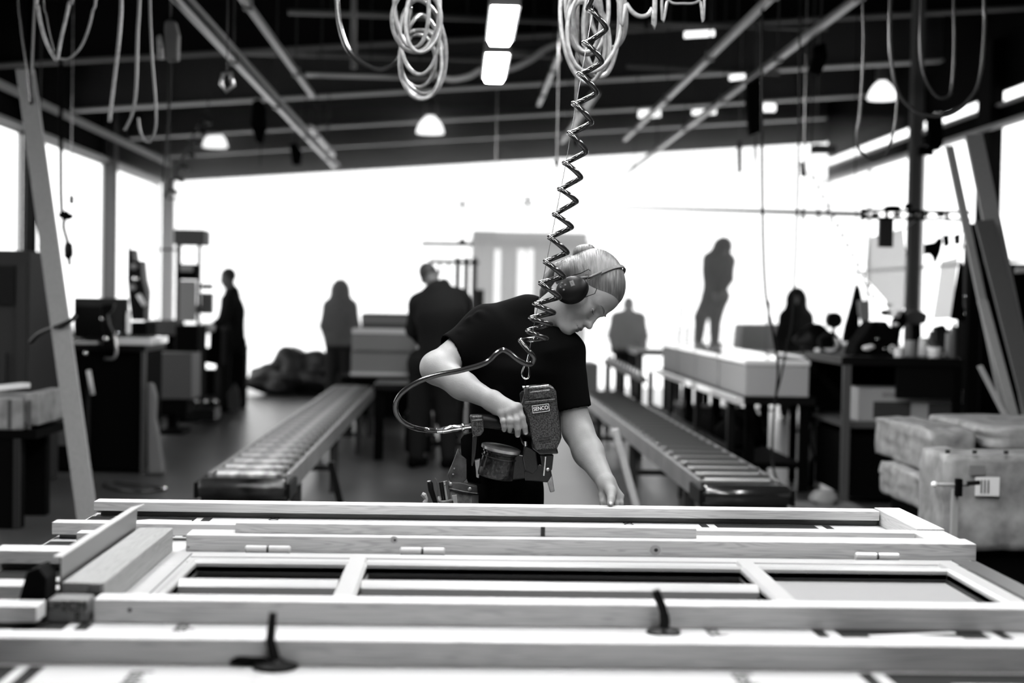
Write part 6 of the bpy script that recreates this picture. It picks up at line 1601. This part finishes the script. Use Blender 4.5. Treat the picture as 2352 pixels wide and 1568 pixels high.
# ---- high-bay lamps
def highbay(label, px, py, Y):
    c = P(px, py, Y)
    t = thing('highbay_lamp', label, 'ceiling lamp', c, 'high-bay lamps under the far roof')
    MB().lathe(c, [(.19, 0), (.19, .03), (.165, .11), (.11, .19), (.05, .24)], 20).build('lens', M['highbay'], t, smooth=True)
    MB().lathe(c + V3(0, 0, .245), [(.09, 0), (.09, .16), (.04, .2)], 14).build('ballast', M['grey'], t, smooth=True)
    top = zroof(c.x) - .004
    if top > c.z + .5: MB().cone((c.x, c.y, c.z + .44), (c.x, c.y, top), .01, n=6).build('suspension_rod', M['dark'], t)
highbay('glowing high-bay lamp left of centre below the hanging coils', 988, 306, 20.0)
highbay('glowing high-bay lamp on the left behind the long rail', 494, 338, 22.2)
highbay('glowing high-bay lamp at the upper right', 2026, 228, 19.0)
def ray_y(p):        # picture height of a point
    v = RM.transposed() @ (Vector(p) - CAM_LOC)
    return 784 - FPX * v.y / -v.z
# ---- coiled hoses hung from the ceiling
def hose(lab, pts, r, m, nm='air_hose', closed=False, n=7):
    pts = [Vector(p) for p in pts]
    if ray_y(pts[0]) < -30: pts = [V3(pts[0].x, pts[0].y, zroof(pts[0].x) - .004)] + pts
    if ray_y(pts[-1]) < -30: pts = pts + [V3(pts[-1].x, pts[-1].y, zroof(pts[-1].x) - .004)]
    return one(nm, MB().tube(smooth_path(pts, n, closed), r, 8, closed=closed), M[m], lab, 'hose', smooth='all')
def bundle(lab, Y, loops, r, m, top, seed, extra=()):
    """hose wound into hanging loops: each loop (centre px, centre py, half width, half height, tilt)"""
    rr = random.Random(seed); pts = []
    for i, (cx, cy, w, h, tl) in enumerate(loops):
        for k in range(14):
            a = -PI / 2 + 2 * PI * k / 14
            f = k / 14; nx = loops[min(i + 1, len(loops) - 1)]
            ccx, ccy, cw, ch = cx + (nx[0] - cx) * f, cy + (nx[1] - cy) * f, w + (nx[2] - w) * f, h + (nx[3] - h) * f
            x = ccx + cw * math.cos(a) + tl * math.sin(a); y = ccy + ch * math.sin(a)
            pts.append(P(x, y, Y + .07 * math.sin(a * .5 + i * 1.7) + .035 * i))
    t = thing('hose_coil', lab, 'hose coil', P(*top, Y))
    MB().tube(smooth_path(pts, 4), r, 8).build('hose', M[m], t, smooth='all')
    c = P(*top, Y)
    MB().cone(c, (c.x, c.y, zroof(c.x) - .004), .006, n=6).build('hanger', M['steel'], t)
    for e in extra: MB().tube(smooth_path([P(*q) for q in e], 6), r * .9, 8).build('hose_end', M[m], t, smooth='all')
    return t
bundle('bundle of pale grey hose loops hanging left of the luminaires', 5.6, [(925, -20, 50, 120, 8), (962, 10, 46, 110, -6), (955, 50, 60, 70, 0), (975, 30, 30, 90, 0), (968, 110, 58, 110, 5), (970, 150, 50, 80, -4), (966, 130, 44, 96, 0), (972, 150, 56, 80, 6), (960, 140, 40, 60, 0)], .0085, 'hose', (962, -130), 3)
bundle('bundle of grey hose loops hanging behind the top of the spiral hose', 5.2, [(1330, 20, 48, 100, 10), (1345, 10, 40, 110, -8), (1370, 40, 66, 90, 0), (1350, 90, 48, 110, 12), (1325, 60, 40, 120, -10), (1405, 10, 30, 130, 6), (1345, 110, 42, 105, 0), (1395, 20, 42, 90, 10)], .0085, 'hose', (1372, -140), 5)
hose('single black hose loop hanging left of the pale hose bundle', [P(773, -120, 5.8), P(774, 0, 5.8), P(783, 70, 5.8), P(808, 125, 5.8), P(862, 158, 5.8), P(905, 145, 5.8), P(932, 95, 5.8), P(941, 30, 5.8), P(940, -120, 5.8)], .011, 'black_gloss')
hose('pale cable sagging between the two hose bundles behind the small luminaire', [P(990, 165, 12.6), P(1030, 182, 12.6), P(1075, 176, 12.6), P(1112, 158, 12.6), P(1165, 160, 12.6), P(1215, 140, 12.6), P(1255, 112, 12.6), P(1300, 96, 12.6), P(1330, 90, 12.6)], .028, 'cable_pale', 'sagging_cable')
hose('pair of hose loops at the top edge right of the spiral hose', [P(1425, -60, 5.2), P(1440, 10, 5.2), P(1470, 38, 5.2), P(1498, 20, 5.2), P(1506, -60, 5.2)], .009, 'hose')
hose('thin wire bow touching the top edge right of the spiral hose', [P(1520, -60, 5.4), P(1536, 0, 5.4), P(1568, 8, 5.4), P(1606, 0, 5.4), P(1620, -60, 5.4)], .005, 'hose')
for k, (pts, r, m, lab) in enumerate((
    ([(84, -80), (88, 20), (104, 90), (124, 130), (132, 134), (140, 90), (158, 10), (168, -80)], .009, 'hose', 'pale narrow hose bow hanging at the upper left'),
    ([(100, -80), (108, 40), (126, 120)], .004, 'hose_dark', 'thin cord inside the narrow hose bow at the upper left'),
    ([(132, 134), (160, 134), (190, 100), (212, 30), (222, -80)], .007, 'hose', 'dim hose sweeping right of the narrow bow at the upper left'),
    ([(280, -80), (276, 60), (262, 190), (256, 240), (252, 280)], .010, 'hose', 'bright straight hose end hanging above the left windows'),
    ([(322, -80), (316, 80), (313, 200), (304, 260), (286, 300)], .009, 'hose_mid', 'curved hose end hanging right of the bright straight one'),
    ([(344, -80), (348, 100), (352, 160), (358, 240), (358, 290), (348, 322), (335, 325), (322, 300), (318, 270)], .007, 'hose_mid', 'hooked hose end hanging before the second left beam'),
    ([(40, -80), (48, 60), (60, 150), (68, 240)], .005, 'hose_dark', 'thin cord falling beside the top of the leaning plank'),
    ([(82, -80), (78, 40), (72, 180)], .006, 'hose_mid', 'second cord falling to the top of the leaning plank'))):
    hose(lab, [P(x, y, 6.6 + .15 * k) for x, y in pts], r, m, 'hanging_hose')
for k, (pts, r, lab) in enumerate((
    ([(2048, -80), (2044, 40), (2046, 130), (2062, 210), (2095, 250), (2130, 265), (2180, 262), (2225, 230), (2250, 180), (2262, 60), (2262, -80)], .011, 'large black hose loop in the upper right corner'),
    ([(2118, -80), (2114, 100), (2122, 170), (2145, 215), (2168, 225), (2185, 205), (2192, 100), (2192, -80)], .009, 'smaller black hose loop inside the large one at the upper right'),
    ([(1982, -80), (1984, 100), (1976, 255), (1968, 305), (1972, 340), (1985, 355), (2005, 366), (2030, 355), (2048, 320), (2058, 270), (2062, 200)], .008, 'black hose bow hanging before the bright right windows'))):
    hose(lab, [P(x, y, 7.5 + .3 * k) for x, y in pts], r, 'hose_dark', 'hanging_hose')
# ---- spring balancers and hanging tools
def balancer(lab, pts, Y, m, up, cable_to=None, side=None):
    c = P(*up, Y); t = thing('spring_balancer', lab, 'spring balancer', c)
    MB().pxprism(pts, Y - .04, .08).build('drum_housing', M[m], t, bev=.012)
    MB().tube([c, V3(c.x, c.y, zroof(c.x) - .004)], .007, 8).build('hanging_rod', M['dark'], t)
    if cable_to: MB().tube([P(*q, Y) for q in cable_to], .004, 6).build('cable', M['steel' if m == 'lgrey' else 'black_semi'], t)
    if side: MB().pxprism(side, Y - .05, .05).build('side_bracket', M['steel'], t, bev=.005)
    return t
balancer('light grey spring balancer hanging at the upper left', [(377, 50), (384, 44), (402, 46), (410, 80), (408, 138), (384, 140), (376, 120)], 9.0, 'grey', (392, 40), [(395, 140), (392, 220), (381, 330), (372, 420)], [(360, 82), (368, 78), (374, 110), (374, 134), (362, 134)])
balancer('black spring balancer hanging by the long left rail', [(580, 230), (598, 228), (610, 250), (612, 290), (602, 330), (588, 325), (575, 285)], 15.0, 'black', (594, 228), [(600, 330), (597, 380)])
balancer('large black spring balancer hanging at the right before the bright opening', [(1716, 170), (1748, 158), (1754, 200), (1752, 300), (1722, 312), (1714, 240)], 12.5, 'black', (1735, 165), [(1735, 310), (1738, 360)])
balancer('dark tool hanging below the outer right rail', [(1872, 105), (1896, 96), (1902, 130), (1886, 172), (1858, 165), (1868, 130)], 11.0, 'black', (1885, 98), [(1866, 168), (1852, 260), (1851, 400), (1848, 500), (1838, 560)])
balancer('small dark tool hanging above the bright opening beside the left black balancer', [(664, 330), (680, 328), (694, 350), (690, 378), (672, 378)], 18.0, 'black', (680, 330), [(683, 378), (686, 384)])
# hanging wires and small tools against the bright gateway
def hang_tool(lab, pts, Y, up, m='dark', nm='hanging_tool'):
    c = P(*up, Y); t = thing(nm, lab, 'hanging tool', c)
    MB().pxprism(pts, Y, .05).build('tool_body', M[m], t, bev=.004)
    MB().tube([c, V3(c.x, c.y + .02, zroof(c.x) - .004)], .0035, 6).build('wire', M['steel'], t)
hang_tool('dark tool hanging alone in the bright sky left of the spiral hose', [(1274, 370), (1280, 360), (1284, 372), (1280, 390)], 10, (1279, 362), 'black')
hang_tool('tiny dark hook in the bright sky above the pale building', [(1133, 438), (1138, 428), (1144, 438)], 14, (1138, 430))
hang_tool('grey slab-shaped tool hanging in the bright area below the large right balancer', [(1694, 325), (1704, 322), (1704, 395), (1696, 398)], 15, (1699, 324), 'grey')
hang_tool('narrow grey tool hanging right of the slab-shaped one', [(1733, 328), (1738, 326), (1738, 378), (1735, 382)], 15, (1736, 327), 'grey')
hang_tool('small grey gun hanging at the top of the right curly cord', [(1840, 372), (1848, 370), (1851, 405), (1842, 402)], 11, (1846, 372), 'grey')
hang_tool('blurred dark sign-like tool before the right windows', [(1862, 342), (1870, 331), (1922, 334), (1922, 352), (1866, 352)], 16, (1875, 333), 'grey')
hang_tool('small weight on a chain in the left windows', [(158, 448), (167, 448), (167, 468), (158, 468)], 11.5, (163, 448), 'grey')
hang_tool('dark wrench-shaped tool beside the spiral hose under the second right rail', [(1318, 305), (1328, 308), (1324, 338), (1318, 328)], 8.5, (1322, 306), 'black')
# curly cords
def curly(lab, a, b, Y0, Y1, turns, r, rt, m, link=None):
    A, B = P(*a, Y0), P(*b, Y1); d = (B - A).normalized(); u = d.cross(Vector((0, 0, 1))).normalized(); w = d.cross(u)
    n = turns * 8; pts = [A + (B - A) * (i / n) + (u * math.cos(2 * PI * i / 8) + w * math.sin(2 * PI * i / 8)) * r for i in range(n + 1)]
    t = thing('curly_cord', lab, 'cord', B)
    MB().tube(pts, rt, 6).build('cord', M[m], t, smooth='all')
    MB().tube([A, V3(A.x, A.y, zroof(A.x) - .004)], .006, 6).build('lead', M[m], t)
curly('dark curly cord slanting across the far left corner under the roof beams', (478, 268), (388, 455), 15, 14, 7, .055, .012, 'dark')
curly('dark curly cord slanting down in front of the bright right side', (1862, 395), (2010, 690), 12.5, 11.6, 13, .022, .008, 'dark')
t = thing('line_across', 'thin grey line stretched across the bright gateway', 'line', P(1000, 470, 18))
MB().tube([P(385, 456, 17.5), P(1000, 468, 17.5), P(1420, 476, 17.5), P(1992, 492, 17.5)], [.012, .010, .014, .035], 8).build('line', M['haze_grey'], t, smooth='all')
for px, py in ((1062, 470), (1212, 460), (1880, 490), (1842, 490)): MB().bar(P(px, py - 12, 17.5), P(px, py + 14, 17.5), .03, .03).build('clip', M['haze_grey'], t)
MB().bar(P(1190, 460, 17.5), P(1240, 461, 17.5), .02, .02).build('clip_bar', M['haze_grey'], t)
MB().bar(P(385, 456, 17.5), V3(P(385, 456, 17.5).x, 17.5, zroof(-3.6) - .004), .02, .02).build('end_stay', M['haze_grey'], t)
t = thing('pulley', 'small bright pulley bracket fixed under the long left rail', 'pulley', P(522, 190, 8.8))
c = P(521, 168, 8.8); MB().tube([c, V3(c.x, c.y, zroof(c.x) - .004)], .004, 6).build('hanging_rod', M['dark'], t)
MB().tube([P(512, 170, 8.8), P(508, 192, 8.8), P(520, 210, 8.8), P(536, 196, 8.8), P(530, 168, 8.8)], .014, 8, closed=True).build('bracket', M['steel'], t, smooth='all')
# ------------------------------------------------------------------ scatter box added at the far end to imitate lens glare
if HAZE:
    m = bpy.data.materials.new('glare_haze'); m.use_nodes = True
    nt = m.node_tree; nt.nodes.remove(nt.nodes['Principled BSDF'])
    v = nt.nodes.new('ShaderNodeVolumeScatter'); v.inputs['Density'].default_value = HAZE; v.inputs['Anisotropy'].default_value = 0.55
    v.inputs['Color'].default_value = (1, 1, 1, 1)
    nt.links.new(v.outputs[0], nt.nodes['Material Output'].inputs['Volume'])
    hz = MB().box((XL + .3, 18.7, .80), (XR - .3, YF - .3, 4.0)).build('glare_haze', m, None)
    tag(hz, 'white veil added at the far end of the hall to imitate lens glare', 'haze', kind='stuff')
    SC.cycles.volume_bounces = 0
